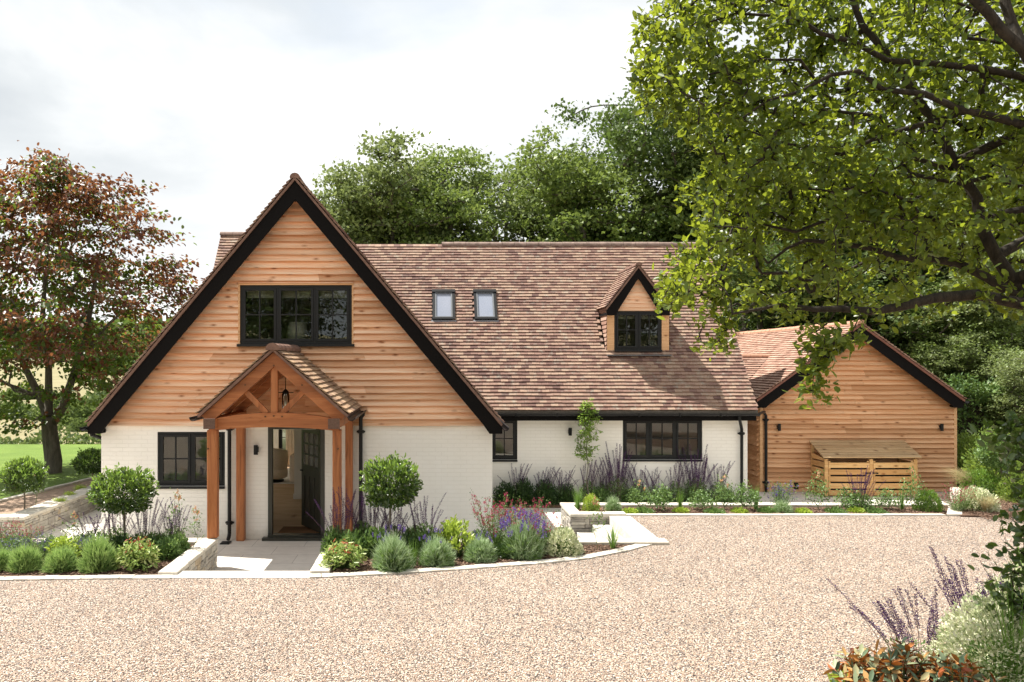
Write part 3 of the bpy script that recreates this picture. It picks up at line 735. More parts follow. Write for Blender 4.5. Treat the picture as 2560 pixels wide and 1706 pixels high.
# far wing roof that shows left of the gable
sx = -5.57; s_r = 6.13; ss = 1.3; sll = math.sqrt(1+ss*ss)
mb = MB(); tile_field(mb, (sx,RIDGE_Y-3.0,s_r-3.0*ss), (1,0,0), (0,1,ss), (0,-ss,1), lambda v: 0, lambda v: 2.6, 3.0*sll, keep=lambda c: c.z > gable_z(c.x)-.15)
wr = mb.build('rear_roof', TILE_OLD, cot)
mb = MB(); mb.prism_yz([(RIDGE_Y-3.0,s_r-3.9-.012),(RIDGE_Y,s_r-.012),(RIDGE_Y+2.8,s_r-3.65),(RIDGE_Y+2.8,s_r-3.7),(RIDGE_Y,s_r-.07),(RIDGE_Y-3,s_r-3.96)], sx+.01, -3.3); mb.build('roof_deck', RIDGE, wr)
mb = MB(); ridge_run(mb, (sx-.02,RIDGE_Y,s_r-.01), (-3.2,RIDGE_Y,s_r-.01), .1); mb.build('ridge_tiles', RIDGE_GREY, wr)
# bargeboards
for s in (-1,1):
    P = [(0,5.995),(3.655,1.70),(3.655,1.53),(3.43,1.53),(3.315,1.695),(0,5.656)]
    mb = MB(); pts = [(HX+s*a, z) for a,z in P]; mb.prism(pts if s > 0 else pts[::-1], 14.70, 14.745)
    b = mb.build('bargeboard', BLACKWOOD, cot)
    mb = MB(); mb.box(*( (HX+s*3.45, HX+s*3.64) ), 14.75, 15.0, 1.53, 1.60); mb.build('box_end', BLACKWOOD, b)
    mb = MB(); u = Vector((s,0,-HS)).normalized(); a = Vector((HX,0,5.90)); 
    mb.prism([(HX,5.93),(HX+s*3.4,5.93-3.4*HS),(HX+s*3.4,5.89-3.4*HS),(HX,5.89)][::s], 14.75, 15.03); mb.build('soffit', BLACKWOOD, cot)
# joint lines in the bargeboards
# fascia, gutters, pipes
mb = MB(); mb.box(1.3, 7.12, 18.42, 18.45, 1.50, 1.70); mb.box(1.25, 7.12, 18.45, 18.70, 1.545, 1.575)
mb.build('fascia', BLACKWOOD, cot)
mb = MB(); gutter(mb, (1.30,18.34,1.66), (7.16,18.34,1.66), .06)
for xx in np.arange(1.8,7.1,.9): mb.box(xx-.012, xx+.012, 18.275, 18.41, 1.59, 1.67)
mb.build('gutter', BLACKMET, cot)
mb = MB(); gutter(mb, (HX+hw+.05,14.62,1.64), (HX+hw+.05,18.26,1.64), .058); mb.build('gutter', BLACKMET, cot)
mb = MB(); gutter(mb, (HX-hw-.05,14.62,1.64), (HX-hw-.05,25.2,1.64), .058); mb.build('gutter', BLACKMET, cot)
mb = MB(); mb.box(HX+hw-.06,HX+hw-.03,14.76,18.3,1.54,1.69); mb.build('fascia', BLACKWOOD, cot)
mb = MB(); mb.box(HX-hw+.03,HX-hw+.06,14.76,25.1,1.54,1.69); mb.build('fascia', BLACKWOOD, cot)
downpipe(cot, 6.87, 18.62, 1.30, -.36, (6.72,18.34,1.6), [1.20,-.1])
downpipe(cot, GW0-.05, 15.3, 1.38, -.36, (HX-hw-.05,15.0,1.56), [1.2,.2])
# dormer --------------------------------------------------------------
dY = 19.45; dv = 19.28; dX = X(1597, dv); d_ap = Z(663, dv); d_e = Z(770, dv); dhw = .76; dsl = (d_ap-d_e)/dhw
dor = MB()
px0, px1 = X(1517,dY), X(1672,dY); wx0, wx1 = X(1535.5,dY), X(1653.5,dY); wz0, wz1 = Z(878,dY)+.03, Z(779,dY)
db = MB()
for a,b in ((px0,wx0-.003),(wx1+.003,px1)): db.box(a, b, dY-.02, dY+.08, Z(884,dY), wz1+.02)
db.box(px0, px1, dY+.0, dY+.06, wz1+.0, wz1+.05)
dm = db.build('dormer', TRIM, cot); dm['label'] = 'small gabled dormer with larch posts on the main roof'
db = MB(); dap = d_ap-.22; inner = lambda z: (dap+.05-z)/dsl
boards(db, wz1+.012, dap+.02, lambda z: dX-inner(z), lambda z: dX+inner(z), dY-.01, .088, rag=.003, proud=.03); db.build('dormer_cladding', BOARD, dm)
db = MB()
db.prism([(dX-inner(wz1)-.05,wz1+.005),(dX+inner(wz1)+.05,wz1+.005),(dX,dap+.1)], dY-.008, dY+.05); db.build('backing', MORTAR, dm)
# cheeks, tile hung
for s, xx in ((-1,px0+.01),(1,px1-.01)):
    z = Z(884,dY); db = MB()
    while z < d_e-.03:
        yb_ = RY0+(z-RE)/HS
        db.add([(xx+s*.028,dY-.015,z),(xx+s*.028,yb_+.1,z),(xx+s*.008,yb_+.2,z+.115),(xx+s*.008,dY-.015,z+.115),(xx,dY-.015,z),(xx,yb_+.1,z)], [(0,1,2,3),(0,4,5,1)]); z += .098
    db.build('tile_hung_cheek', TILE_NEW, dm)
db = MB()
for s in (-1,1):
    V = Vector((-s,0,dsl)).normalized(); N = Vector((s*dsl,0,1)).normalized(); l = dhw*math.sqrt(1+dsl*dsl)
    U = Vector((0,1,0))*(1 if s < 0 else -1); O = Vector((dX+s*dhw, dv if s < 0 else dv+2.2, d_e))
    tile_field(db, O, U, V, N, lambda v: 0, lambda v: 2.2, l, gauge=.085, tw=.14, keep=lambda c: c.z > main_z(c.y)-.03 and c.y > dv-.02)
dr = db.build('dormer_roof', TILE_OLD, dm)
db = MB()
for s in (-1,1):
    pts = [(dX,d_ap-.005),(dX+s*dhw,d_e-.005),(dX+s*(dhw-.02),d_e-.05),(dX,d_ap-.06)]
    db.prism(pts[::s], dv+.0, 20.15)
db.build('verge_mortar', RIDGE, dr)
db = MB(); ridge_run(db, (dX,dv-.03,d_ap+.0), (dX,RY0+(d_ap-RE)/HS+.02,d_ap+.0), .075, .25); db.build('ridge_tiles', RIDGE, dr)
for s in (-1,1):
    db = MB(); t0 = .05; P = [(0,d_ap-.055),(dhw-.03,d_e-.05),(dhw-.03,d_e-.17),(dhw-.22,d_e-.17),(0,d_ap-.30)]
    db.prism([(dX+s*a,z) for a,z in P][::s], dv+.03, dv+.07); db.build('bargeboard', BLACKWOOD, dm)
    db = MB(); db.box(dX+s*(dhw-.2), dX+s*(dhw-.03), dv+.075, 20.2, d_e-.16, d_e-.10); db.build('soffit', BLACKWOOD, dm)
dw = window(cot, wx0, wx1, wz0, wz1, dY-.015, [0,.5,1], .52, .045, sill=True, glass=GLASS_UP, label='small two-light dormer window', vent=(.3,.7), sill_over=.0)
db = MB(); db.box(px0-.02, px1+.02, dY-.2, dY+.02, Z(884,dY)-.05, Z(884,dY)-.035)
fl = Vector((0,-1,-HS)).normalized(); p = Vector((0,19.40,main_z(19.40)+.035)); 
q = p+fl*.16
db.quad((px0-.04,p.y,p.z),(px1+.04,p.y,p.z),(px1+.04,q.y,q.z),(px0-.04,q.y,q.z)); db.build('lead_flashing', m_plain('lead', (.20,.21,.23), .5, .4, .15, 8), dm)
# rooflights ------------------------------------------------------------
LEADM = MATS['lead']; SKYG = NT('rooflight_glass'); SKYG.p.inputs['Specular IOR Level'].default_value = .45
SKYG = SKYG.done(SKYG.mix(.5, (.27,.30,.37), SKYG.ramp(SKYG.noise(SKYG.obj(), 1.5, 2), [(.3,(.25,.28,.35)),(.7,(.33,.35,.41))])), .1)
U, V, N = Vector((1,0,0)), Vector((0,1,HS)).normalized(), Vector((0,-HS,1)).normalized(); O = Vector((0,RY0,RE))
for s0, s1 in SKY:
    v0, v1 = SKYV; fb = MB(); w = .06
    fb.slab(O,U,V,N,s0,s0+w,v0+w,v1-w,0,.075); fb.slab(O,U,V,N,s1-w,s1,v0+w,v1-w,0,.075); fb.slab(O,U,V,N,s0-.012,s1+.012,v1-w,v1+.03,0,.095); fb.slab(O,U,V,N,s0,s1,v0,v0+w,0,.085)
    r = fb.build('rooflight', BLACKMET, cot)
    fb = MB(); i = .035
    fb.slab(O,U,V,N,s0+w,s0+w+i,v0+w,v1-w,.03,.068); fb.slab(O,U,V,N,s1-w-i,s1-w,v0+w,v1-w,.03,.068); fb.slab(O,U,V,N,s0+w+i,s1-w-i,v0+w,v0+w+i,.03,.068); fb.slab(O,U,V,N,s0+w+i,s1-w-i,v1-w-i,v1-w,.03,.068)
    fb.build('sash', m_plain('grey_metal', (.16,.17,.18), .4, .5, .1, 20), r)
    fb = MB(); fb.slab(O,U,V,N,s0+w+i,s1-w-i,v0+w+i,v1-w-i,.03,.045); fb.build('pane', SKYG, r)
    fb = MB(); fb.slab(O,U,V,N,s0-.03,s1+.03,v0-.09,v0-.001,.03,.04); fb.build('flashing', LEADM, r)
# front door ---------------------------------------------------------------
x0,x1,z0,z1 = HOLE_D; z0 = -.36
mb = MB(); f = .075
mb.box(x0,x0+f,14.99,15.1,z0+.05,z1-f); mb.box(x1-f,x1,14.99,15.1,z0+.05,z1-f); mb.box(x0,x1,14.99,15.1,z1-f,z1); mb.box(x0,x1,14.96,15.14,z0-.0,z0+.05)
mb.box(x0-.08,x1+.10,14.84,14.99,-.43,z0+.02)
dfm = mb.build('door_frame', DOORGREEN, cot)
hinge = Vector((-2.045,15.14,0)); free = Vector((-2.50,15.87,0)); dd = (free-hinge).normalized(); dn = Vector((-dd.y,dd.x,0))*-1
if dn.dot(Vector((0,-1,0))) < 0: dn = -dn
W_, H0, H1 = .86, -.30, 1.58
up = Vector((0,0,1)); O = Vector((hinge.x,hinge.y,0))
mb = MB(); S = lambda u0,u1,v0,v1,n0,n1: mb.slab(O,dd,up,dn,u0,u1,v0,v1,n0,n1)
st = .1
S(0,st,H0,H1,-.022,.022); S(W_-st,W_,H0,H1,-.022,.022); S(st,W_-st,H1-.11,H1,-.022,.022); S(st,W_-st,H0,H0+.2,-.022,.022); S(st,W_-st,.66,.86,-.022,.022)
for q in (1,2): xx = st+(W_-2*st)*q/3; S(xx-.014,xx+.014,.86,H1-.11,-.018,.018)
for q in (1,2): zz = .86+(H1-.11-.86)*q/3; S(st,W_-st,zz-.014,zz+.014,-.017,.017)
S(st,W_-st,H0+.2,.66,-.008,.008)
for q in range(4): xx = st+(W_-2*st)*q/3; S(xx-.03,xx+.03,H0+.2,.66,-.02,.02)
door = mb.build('door', DOORGREEN, cot); door['label'] = 'dark olive front door with nine small panes, standing open'
mb = MB(); S(st,W_-st,.862,H1-.112,-.004,.004); mb.build('pane', GLASS, door)
mb = MB(); mb.tube([O+dd*(W_-.05)+up*.75+dn*.02, O+dd*(W_-.05)+up*.75+dn*.07, O+dd*(W_-.15)+up*.75+dn*.07], .011, 8); mb.build('handle', BLACKMET, door)
# interior ---------------------------------------------------------------
OAKFLOOR = m_boards('oak_floorboards', (.55,.38,.23), (.64,.47,.31), (.42,.27,.15), .3)
inr = MB(); inr.prism_xy([(GW0+.29,15.3),(GW1-.29,15.3),(GW1-.29,19.0),(6.7,19.0),(6.7,25.1),(GW0+.29,25.1)],-.5,-.345)
fl_ = inr.build('interior_floor', OAKFLOOR, cot)
inr = MB(); inr.box(-1.93+.05,-1.75,15.35,19.0,-.34,1.6); inr.box(-3.2,1.0,19.1,19.25,-.34,1.6); inr.box(-5.65,-3.9,16.7,16.8,-.34,1.55)
inr.prism_xy([(GW0+.29,15.3),(GW1-.29,15.3),(GW1-.29,19.0),(6.7,19.0),(6.7,25.1),(GW0+.29,25.1)],1.56,1.60); inr.box(1.1,1.2,19.3,25.0,-.34,1.59); inr.box(1.25,6.7,21.9,22.0,-.34,1.55)
inr.build('interior_wall', PLASTER, cot)
inr = MB(); inr.box(-3.22,-1.9,19.07,19.098,-.34,-.22); inr.build('skirting', PLASTER, cot)
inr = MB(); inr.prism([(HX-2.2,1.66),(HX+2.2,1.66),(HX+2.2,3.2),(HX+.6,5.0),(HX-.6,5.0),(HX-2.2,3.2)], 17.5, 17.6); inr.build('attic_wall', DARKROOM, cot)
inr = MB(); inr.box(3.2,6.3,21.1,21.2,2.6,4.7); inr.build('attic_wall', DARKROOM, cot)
# things indoors that the photo shows
SHADE = m_plain('patterned_lampshade', (.62,.58,.50), .8, .1, .35, 60); CREAM = m_plain('cream_fabric', (.78,.66,.52), .95, .1, .12, 30, .3)
def lamp_shade(label, x, y, z, r0, r1, h, mat):
    t = thing('table_lamp', label, 'lamp', (x,y,z-.35))
    mb = MB(); mb.lathe((x,y,z), [(r0,0),(r1,h),(r1-.006,h),(r0-.006,0)], 24); mb.build('lamp_shade', mat, t, smooth=True)
    mb = MB(); mb.lathe((x,y,z-.35), [(.09,0),(.09,.02),(.03,.05),(.06,.16),(.03,.28),(.012,.36),(.012,.5)], 16); mb.build('lamp_base', BLACKMET, t, smooth=True)
lx = X(751,15.7)
lamp_shade('tall patterned lampshade seen in the middle light of the gable window', lx, 15.38, Z(855,15.38), .215, .165, .36, SHADE)
lamp_shade('small white lampshade in the dormer window, lower right', X(1631,20.1), 20.1, Z(871,20.1), .13, .08, .19, m_plain('white_lampshade', (.75,.73,.68), .8, .1, .03, 10))
def blind(label, x0, x1, y, z0, z1):
    mb = MB(); n = 6
    for k in range(n): mb.box(x0,x1,y-.008+.01*(k%2),y+.008+.01*(k%2),z0+(z1-z0)*k/n+.001,z0+(z1-z0)*(k+1)/n)
    tag(mb.build('roman_blind', m_plain('linen_blind', (.55,.52,.45), .9, .1, .1, 20), None), label, 'blind')
blind('cream folded blind across the top of the gable window', HG[0]+.08, HG[1]-.08, 15.16, 3.96, 4.14)
blind('cream folded blind across the top of the dormer window', wx0+.06, wx1-.06, dY+.1, wz1-.17, wz1-.03)
ac = thing('armchair', 'rounded beige armchair seen through the open front door', 'armchair', (-4.2,21.8,-.345))
mb = MB(); vs = []; n = 22
for i in range(n+1):
    a = math.pi*(-.15+1.3*i/n)
    for r_, z_ in ((.42,.35),(.45,.6),(.43,.92-.25*abs(i/n-.5)),(.36,.94-.25*abs(i/n-.5)),(.33,.6),(.33,.36)):
        vs.append((-4.3+r_*math.cos(a)*1.05, 21.9-r_*math.sin(a), z_-.345))
mb.add(vs, [(i*6+k, i*6+k+1, i*6+k+7, i*6+k+6) for i in range(n) for k in range(5)]); mb.build('backrest', CREAM, ac, smooth=True)
mb = MB(); mb.lathe((-4.3,21.9,-.345), [(.44,.12),(.46,.2),(.45,.34),(.3,.40),(0,.40)], 24); mb.build('seat', CREAM, ac, smooth=True)
mb = MB(); mb.lathe((-4.3,21.9,-.345), [(.36,.0),(.36,.05),(.1,.06),(.08,.12)], 24); mb.build('swivel_base', BLACKMET, ac, smooth=True)
mb = MB(); 
for k in range(14): 
    xx = -4.42+k*.022; mb.tube([(xx,25.0+.02*(k%2),-.3),(xx,25.0+.02*(k%2),1.58)], .018, 6)
tag(mb.build('curtain', CREAM, None, smooth=True), 'full length cream curtain at the rear window, seen through the front door', 'curtain')
mb = MB(); mb.bbox(-3.75,-3.1,21.6,23.0,-.33,.38,.03); tag(mb.build('sofa_end', CREAM, None), 'boxy beige sofa arm behind the inner wall, seen through the front door', 'sofa')
mb = MB(); mb.box(-5.2,-2.6,21.5,24.6,-.344,-.33); tag(mb.build('rug', m_plain('pale_rug', (.78,.74,.68), .95, .1, .1, 20), None), 'pale rug on the floor beyond the hall', 'rug')
mb = MB(); mb.box(-2.86,-2.1,15.2,15.85,-.344,-.328); tag(mb.build('doormat', m_plain('coir', (.20,.11,.055), .95, .1, .35, 90, .8), None), 'brown coir doormat just inside the front door', 'doormat')
mb = MB(); mb.box(-2.99,-2.91,19.07,19.095,.93,1.03); tag(mb.build('thermostat', BLACKMET, None), 'small black square thermostat on the hall wall', 'thermostat')
mb = MB(); mb.box(-2.99,-2.84,19.075,19.095,.02,.10); tag(mb.build('wall_socket', MATS['black_metal'], None), 'dark double power socket low on the hall wall', 'socket')

# ================================================================== OAK PORCH
PXC = -2.489; PS = .884; pz_ap = 3.015; ph = 1.17; pE = pz_ap-PS*ph; PF = 12.85
por = thing('oak_porch', 'open oak framed porch with tiled gable roof over the front door', 'porch', (PXC,14,-.39))
YF = 13.03
posts = [(-3.53,-3.375,YF-.075,YF+.075,.052,1.74), (-1.58,-1.445,YF-.075,YF+.075,.052,1.74), (-3.52,-3.375,14.82,14.96,-.39,1.78), (-1.58,-1.45,14.82,14.96,-.39,1.78)]
for p in posts: mb = MB(); mb.bbox(*p, .012, .002); mb.build('post', OAKZ, por)
mb = MB(); n = 14; a0, a1 = -3.50, -1.475; vs = []
for i in range(n+1):
    s = i/n; x = a0+(a1-a0)*s; arch = .065*(1-(2*s-1)**2); top = 1.90+.11*(1-(2*s-1)**2)
    vs += [(x,YF-.075,1.72+arch),(x,YF+.075,1.72+arch),(x,YF+.075,top),(x,YF-.075,top)]
mb.add(vs, [(i*4+k,i*4+(k+1)%4,i*4+4+(k+1)%4,i*4+4+k) for i in range(n) for k in range(4)]+[(3,2,1,0),(n*4,n*4+1,n*4+2,n*4+3)]); mb.build('tie_beam', OAKX, por)
for s in (-1,1):
    xx = PXC+s*.955
    mb = MB(); mb.bbox(xx-.085, xx+.085, YF-.24, 14.98, 1.775, 1.925, .012); mb.build('wall_plate', OAKX, por)
    mb = MB(); mb.bbox(xx-.09, xx+.09, YF-.262, YF-.243, 1.77, 1.93, .004); mb.build('plate_end', m_plain('weathered_end_grain', (.14,.085,.065), .8, .2, .3, 40), por)
OD = m_oak('oak_rafter', 'x')
for yy, w in ((YF-.02,.13),(14.87,.11),(13.65,.07),(14.25,.07)):
    for s in (-1,1):
        mb = MB(); d = Vector((s,0,-PS)).normalized(); nrm = Vector((s*PS,0,1)).normalized()
        hgt = .17 if w > .1 else .10; off = .06+hgt/2
        a = Vector((PXC,yy,pz_ap))-nrm*off*1.0; b = a+d*(ph*math.sqrt(1+PS*PS)+(.02 if w > .1 else -.05))
        a = a-d*(off*PS*s*s*.0)
        lo = lambda p, k: p+nrm*k
        pts = []
        # rafter as a polygon meeting its partner on the centre line
        def onc(k): return (PXC, pz_ap-k*math.sqrt(1+PS*PS))
        e = Vector((PXC,0,pz_ap))+d*(ph*math.sqrt(1+PS*PS)-.03)
        k0, k1 = .05, .05+hgt
        P = [onc(k0), ((e-nrm*k0).x, (e-nrm*k0).z), ((e-nrm*k1).x+s*.0, (e-nrm*k1).z), onc(k1)]
        mb.prism(P[::s], yy-w/2, yy+w/2); mb.build('rafter', OD, por)
mb = MB(); mb.bbox(PXC-.055,PXC+.055,YF-.045,YF+.035,2.0,pz_ap-.30,.006); mb.build('king_post', OAKZ, por)
for s in (-1,1):
    mb = MB(); mb.beam((PXC+s*.12,YF-.005,2.0),(PXC+s*.50,YF-.005,2.39), .085, .06, (0,-1,0)); mb.build('strut', OAKZ, por)
PEG = m_plain('dark_oak_peg', (.10,.045,.02), .6)
for px_, pz_ in ((.0,2.74),(-.44,2.44),(.44,2.44),(-.13,1.95),(0,1.96),(.13,1.95),(-1.02,1.45),(1.0,1.45)):
    mb = MB(); mb.tube([(PXC+px_,YF-.10,pz_),(PXC+px_,YF-.06,pz_)], .013, 8); mb.build('peg', PEG, por)
# back boarding inside the porch gable and roof
mb = MB()
for s in (-1,1):
    V = Vector((-s,0,PS)).normalized(); N = Vector((s*PS,0,1)).normalized(); l = ph*math.sqrt(1+PS*PS)
    U = Vector((0,1,0))*(1 if s < 0 else -1); O = Vector((PXC+s*ph, PF if s < 0 else 14.98, pE))
    tile_field(mb, O, U, V, N, lambda v: 0, lambda v: 14.98-PF, l, gauge=.098, tw=.165, thick=.016)
pr = mb.build('porch_roof', TILE_PORCH, por)
mb = MB()
for s in (-1,1):
    P = [(PXC,pz_ap-.003),(PXC+s*ph,pE-.003),(PXC+s*(ph-.02),pE-.045),(PXC,pz_ap-.05)]
    mb.prism(P[::s], PF+.01, 14.96)
mb.build('verge_mortar', RIDGE, pr)
mb = MB()
nb = 9
for s in (-1,1):
    P = [(PXC,pz_ap-.056),(PXC+s*(ph-.04),pE-.056+.035),(PXC+s*(ph-.04),pE-.07+.035),(PXC,pz_ap-.072)]
    mb.prism(P[::s], PF+.12, 14.94)
mb.build('sarking_boards', OD, por)
mb = MB(); ridge_run(mb, (PXC,PF-.02,pz_ap-.01), (PXC,14.98,pz_ap-.01), .11, .33); mb.build('ridge_tiles', RIDGE, pr)
for s in (-1,1):
    gx = PXC+s*(ph+.05)
    mb = MB(); gutter(mb, (gx,PF-.02,pE-.04), (gx,14.95,pE-.04), .058)
    mb.build('gutter', BLACKMET, por)
downpipe(por, -3.66, 14.92, 1.72, -.38, (PXC-ph-.02,14.9,1.9), [1.60,-.08])
downpipe(por, -1.31, 14.92, 1.80, -.38, (PXC+ph+.05,14.9,1.92), [1.55,-.1])
# lantern hanging in the porch
ln = thing('hanging_lantern', 'black and glass lantern hanging inside the porch gable', 'lantern', (X(714,14),14,Z(1030,14)))
lx = X(714,14); zc = Z(982,14)
mb = MB(); mb.tube([(lx,14,zc+.02),(lx,14,2.93)], .007, 6); mb.tube([(lx-.13,14,zc),(lx+.13,14,zc)], .008, 6); mb.tube([(lx,14,zc+.06),(lx,14,zc+.02),(lx,14,zc-.02)], [.012,.05,.055], 12); mb.build('hanger', BLACKMET, ln)
mb = MB(); mb.lathe((lx,14,zc-.32), [(.06,0),(.064,.3),(.060,.3),(.056,0)], 20); mb.build('glass_shade', m_glass('lantern_glass', (.9,.9,.88)), ln, smooth=True)
mb = MB(); mb.lathe((lx,14,zc-.22), [(.012,0),(.026,.03),(.026,.12),(.012,.2)], 12); mb.build('bulb', m_plain('frosted_bulb', (.8,.78,.7), .4), ln, smooth=True)
# wall lamps, drain
wall_lamp('black cylinder lamp on white wall between the porch posts and the door', X(642,15), 15, Z(1124,15))
wall_lamp('black lamp on the recessed white wall beside the small tree', X(1424,18.7), 18.705, Z(1079,18.7))
mb = MB(); mb.box(-3.74,-3.58,14.55,14.75,-.386,-.37)
for k in range(6): mb.box(-3.73,-3.59,14.565+k*.03,14.58+k*.03,-.37,-.366)
tag(mb.build('drain_cover', BLACKMET, None), 'small black drain grate in the paving below the left porch downpipe', 'drain cover')

# ================================================================== TIMBER ANNEXE
AX, AA, AS = 10.35, 3.73, .73; AH = 2.53; AY = 20.5; AV = 20.2
ann = thing('timber_annexe', 'single storey timber clad annexe with black bargeboards right of the cottage', 'annexe', (AX,AY,-.39))
AX0, AX1 = 8.01, 12.83
mb = MB(); topf = lambda x: AA-.12-AS*abs(x-AX)
mb.prism([(AX0+.02,-.45),(AX1-.02,-.45),(AX1-.02,topf(AX1)),(AX,AA-.12),(AX0+.02,topf(AX0))], AY+.02, AY+.2)
mb.box(AX0+.02,AX0+.2,AY+.2,30,-.45,topf(AX0)-.05); mb.box(AX1-.2,AX1-.02,AY+.2,30,-.45,topf(AX1)-.05)
mb.build('wall_backing', MORTAR, ann)
mb = MB(); ai = lambda z: (AA-.1-z)/AS
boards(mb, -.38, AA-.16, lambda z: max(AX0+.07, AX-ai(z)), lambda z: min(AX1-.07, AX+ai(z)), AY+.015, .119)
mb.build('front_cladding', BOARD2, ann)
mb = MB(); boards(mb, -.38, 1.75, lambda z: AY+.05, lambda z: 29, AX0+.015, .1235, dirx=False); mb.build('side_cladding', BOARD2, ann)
for a,b in ((AX0-.005,AX0+.068),(AX1-.068,AX1+.005)):
    mb = MB(); mb.box(a,b,AY-.035,AY+.06,-.39,1.78); mb.build('corner_post', TRIM, ann)
mb = MB(); asl = math.sqrt(1+AS*AS)
ez = AA-AS*AH
tile_field(mb, (AX-AH,AV,ez), (0,1,0), (1,0,AS), (-AS,0,1), lambda v: 0, lambda v: 9.5, AH*asl)
tile_field(mb, (AX+AH,AV+9.5,ez), (0,-1,0), (-1,0,AS), (AS,0,1), lambda v: 0, lambda v: 9.5, AH*asl, gauge=.1, tw=.33)
ar = mb.build('annexe_roof', TILE_NEW, ann)
mb = MB()
for s in (-1,1):
    P = [(AX,AA-.004),(AX+s*AH,ez-.004),(AX+s*(AH-.02),ez-.05),(AX,AA-.06)]; mb.prism(P[::s], AV+.01, AV+9.4)
mb.build('verge_mortar', m_plain('red_brown_verge', (.22,.10,.075), .85, .2, .25, 12), ar)
mb = MB(); ridge_run(mb, (AX,AV-.03,AA), (AX,AV+9.5,AA), .1, .3); mb.build('ridge_tiles', RIDGE_NEW, ar)
for s in (-1,1):
    P = [(0,AA-.055),(AH-.03,ez-.045),(AH-.03,ez-.20),(AH-.24,ez-.20),(AH-.27,ez-.16),(0,AA-.335)]
    mb = MB(); mb.prism([(AX+s*a,z) for a,z in P][::s], AV+.04, AV+.08); b = mb.build('bargeboard', BLACKWOOD, ann)
    mb = MB(); mb.box(AX+s*(AH-.22),AX+s*(AH-.05),AV+.085,29.5,ez-.19,ez-.14); mb.build('soffit', BLACKWOOD, ann)
    mb = MB(); gutter(mb, (AX+s*(AH+.05),AV+.02,ez-.05), (AX+s*(AH+.05),29,ez-.05), .055); mb.build('gutter', BLACKMET, ann)
# link roof to the cottage
lr_y, lr_z = 23.0, 2.94
mb = MB(); lv = (lr_y-21.55)*asl
tile_field(mb, (7.15,21.55,lr_z-AS*(lr_y-21.55)), (1,0,0), (0,1,AS), (0,-AS,1), lambda v: 0, lambda v: 2.6, lv, keep=lambda c: c.z > AA-AS*abs(c.x-AX)-.03)
lk = mb.build('link_roof', TILE_NEW, ann)
mb = MB(); ridge_run(mb, (7.1,lr_y,lr_z), (9.35,lr_y,lr_z), .09, .33); mb.build('ridge_tiles', RIDGE_NEW, lk)
mb = MB(); mb.prism_yz([(21.55,1.86),(23,2.92),(24.4,1.9),(24.4,1.8),(23,2.85),(21.57,1.8)], 7.13, 9.6); mb.build('link_deck', RIDGE, lk)
mb = MB(); boards(mb, -.38, 1.7, lambda z: 7.05, lambda z: 8.0, 22.3, .1235); mb.build('link_wall', BOARD2, ann)
# downpipe down the annexe corner
mb = MB(); xx = X(1915,20.42)
mb.tube([(7.3,18.9,1.60),(8.0,20.2,1.585),(xx-.06,20.40,1.56),(xx,20.42,1.48),(xx,20.42,-.3),(xx-.02,20.36,-.36)], .034, 12); pipe_collars(mb, xx, 20.42, [1.38,-.15]); mb.build('downpipe', BLACKMET, ann)
mb = MB(); mb.box(X(1984,AY),X(1993.5,AY),AY-.06,AY-.0,Z(1222,AY),Z(1207,AY)); mb.build('air_vent', BLACKMET, ann)
wall_lamp('black lamp on the left side of the timber annexe front', X(1944,AY), AY-.015, Z(1068,AY))
wall_lamp('black lamp on the right side of the timber annexe front', X(2348.5,AY), AY-.015, Z(1068,AY))
wall_lamp('black lamp on the shaded side wall between cottage and annexe', AX0+.0, 21.3, 1.18, side=True)
mb = MB()
# bin store --------------------------------------------------------------
bs = thing('bin_store', 'slatted pine bin store with sloping roof and two doors against the annexe', 'bin store', (10.3,20,-.39))
BX0, BX1, BYF, BYB = 9.24, 11.44, 19.72, 20.46; bh, bhb = .53, .86
for x_ in (BX0, (BX0+BX1)/2-.04, BX1-.09):
    mb = MB(); mb.bbox(x_, x_+.085, BYF, BYF+.06, -.39, bh-.03, .004); mb.build('post', PINE, bs)
for x_ in (BX0, BX1-.07):
    mb = MB(); mb.bbox(x_, x_+.07, BYB-.06, BYB, -.39, bhb-.05, .004); mb.build('post', PINE, bs)
for (a,b) in ((BX0+.09,(BX0+BX1)/2-.045),((BX0+BX1)/2+.05,BX1-.095)):
    mb = MB(); 
    for k in range(5): z = -.36+k*.163; mb.bbox(a,b,BYF-.008,BYF+.012,z,z+.125,.003)
    d_ = mb.build('door', PINE, bs)
    mb = MB()
    for e in (a+.003,b-.055): mb.box(e,e+.05,BYF+.014,BYF+.034,-.35,.45)
    mb.build('batten', PINE, d_)
cx = (BX0+BX1)/2
for s in (-1,1):
    mb = MB(); mb.tube([(cx+s*.03,BYF-.03,.17),(cx+s*.13,BYF-.03,.165)], .009, 6); mb.tube([(cx+s*.13,BYF-.045,.165),(cx+s*.13,BYF-.008,.165)], .018, 8); mb.tube([(cx+s*.04,BYF-.045,.17),(cx+s*.04,BYF-.008,.17)], .016, 8); mb.build('latch', BLACKMET, bs)
for x_ in (BX0, BX1-.02):
    mb = MB()
    for k in range(6):
        z = -.36+k*.163; ymin = BYF+.065; top = z+.125
        if top < bh: mb.box(x_+.0,x_+.02,ymin,BYB-.065,z,top)
        else: mb.prism_yz([(ymin,z),(BYB-.065,z),(BYB-.065,min(top,bhb-.08)),(ymin,min(z+.05,top))], x_, x_+.02)
    mb.build('side_slats', PINE, bs)
mb = MB(); n = 7; O = Vector((BX0-.06,BYF-.07,bh-.005)); V = Vector((0,BYB-BYF+.05,bhb-bh)); l = V.length; V.normalize(); N = Vector((0,-V.z,V.y))
for k in range(n): mb.slab(O,Vector((1,0,0)),V,N,0,BX1-BX0+.12,l*k/n+.008,l*(k+1)/n-.008,.004,.028)
for k in range(n): pass
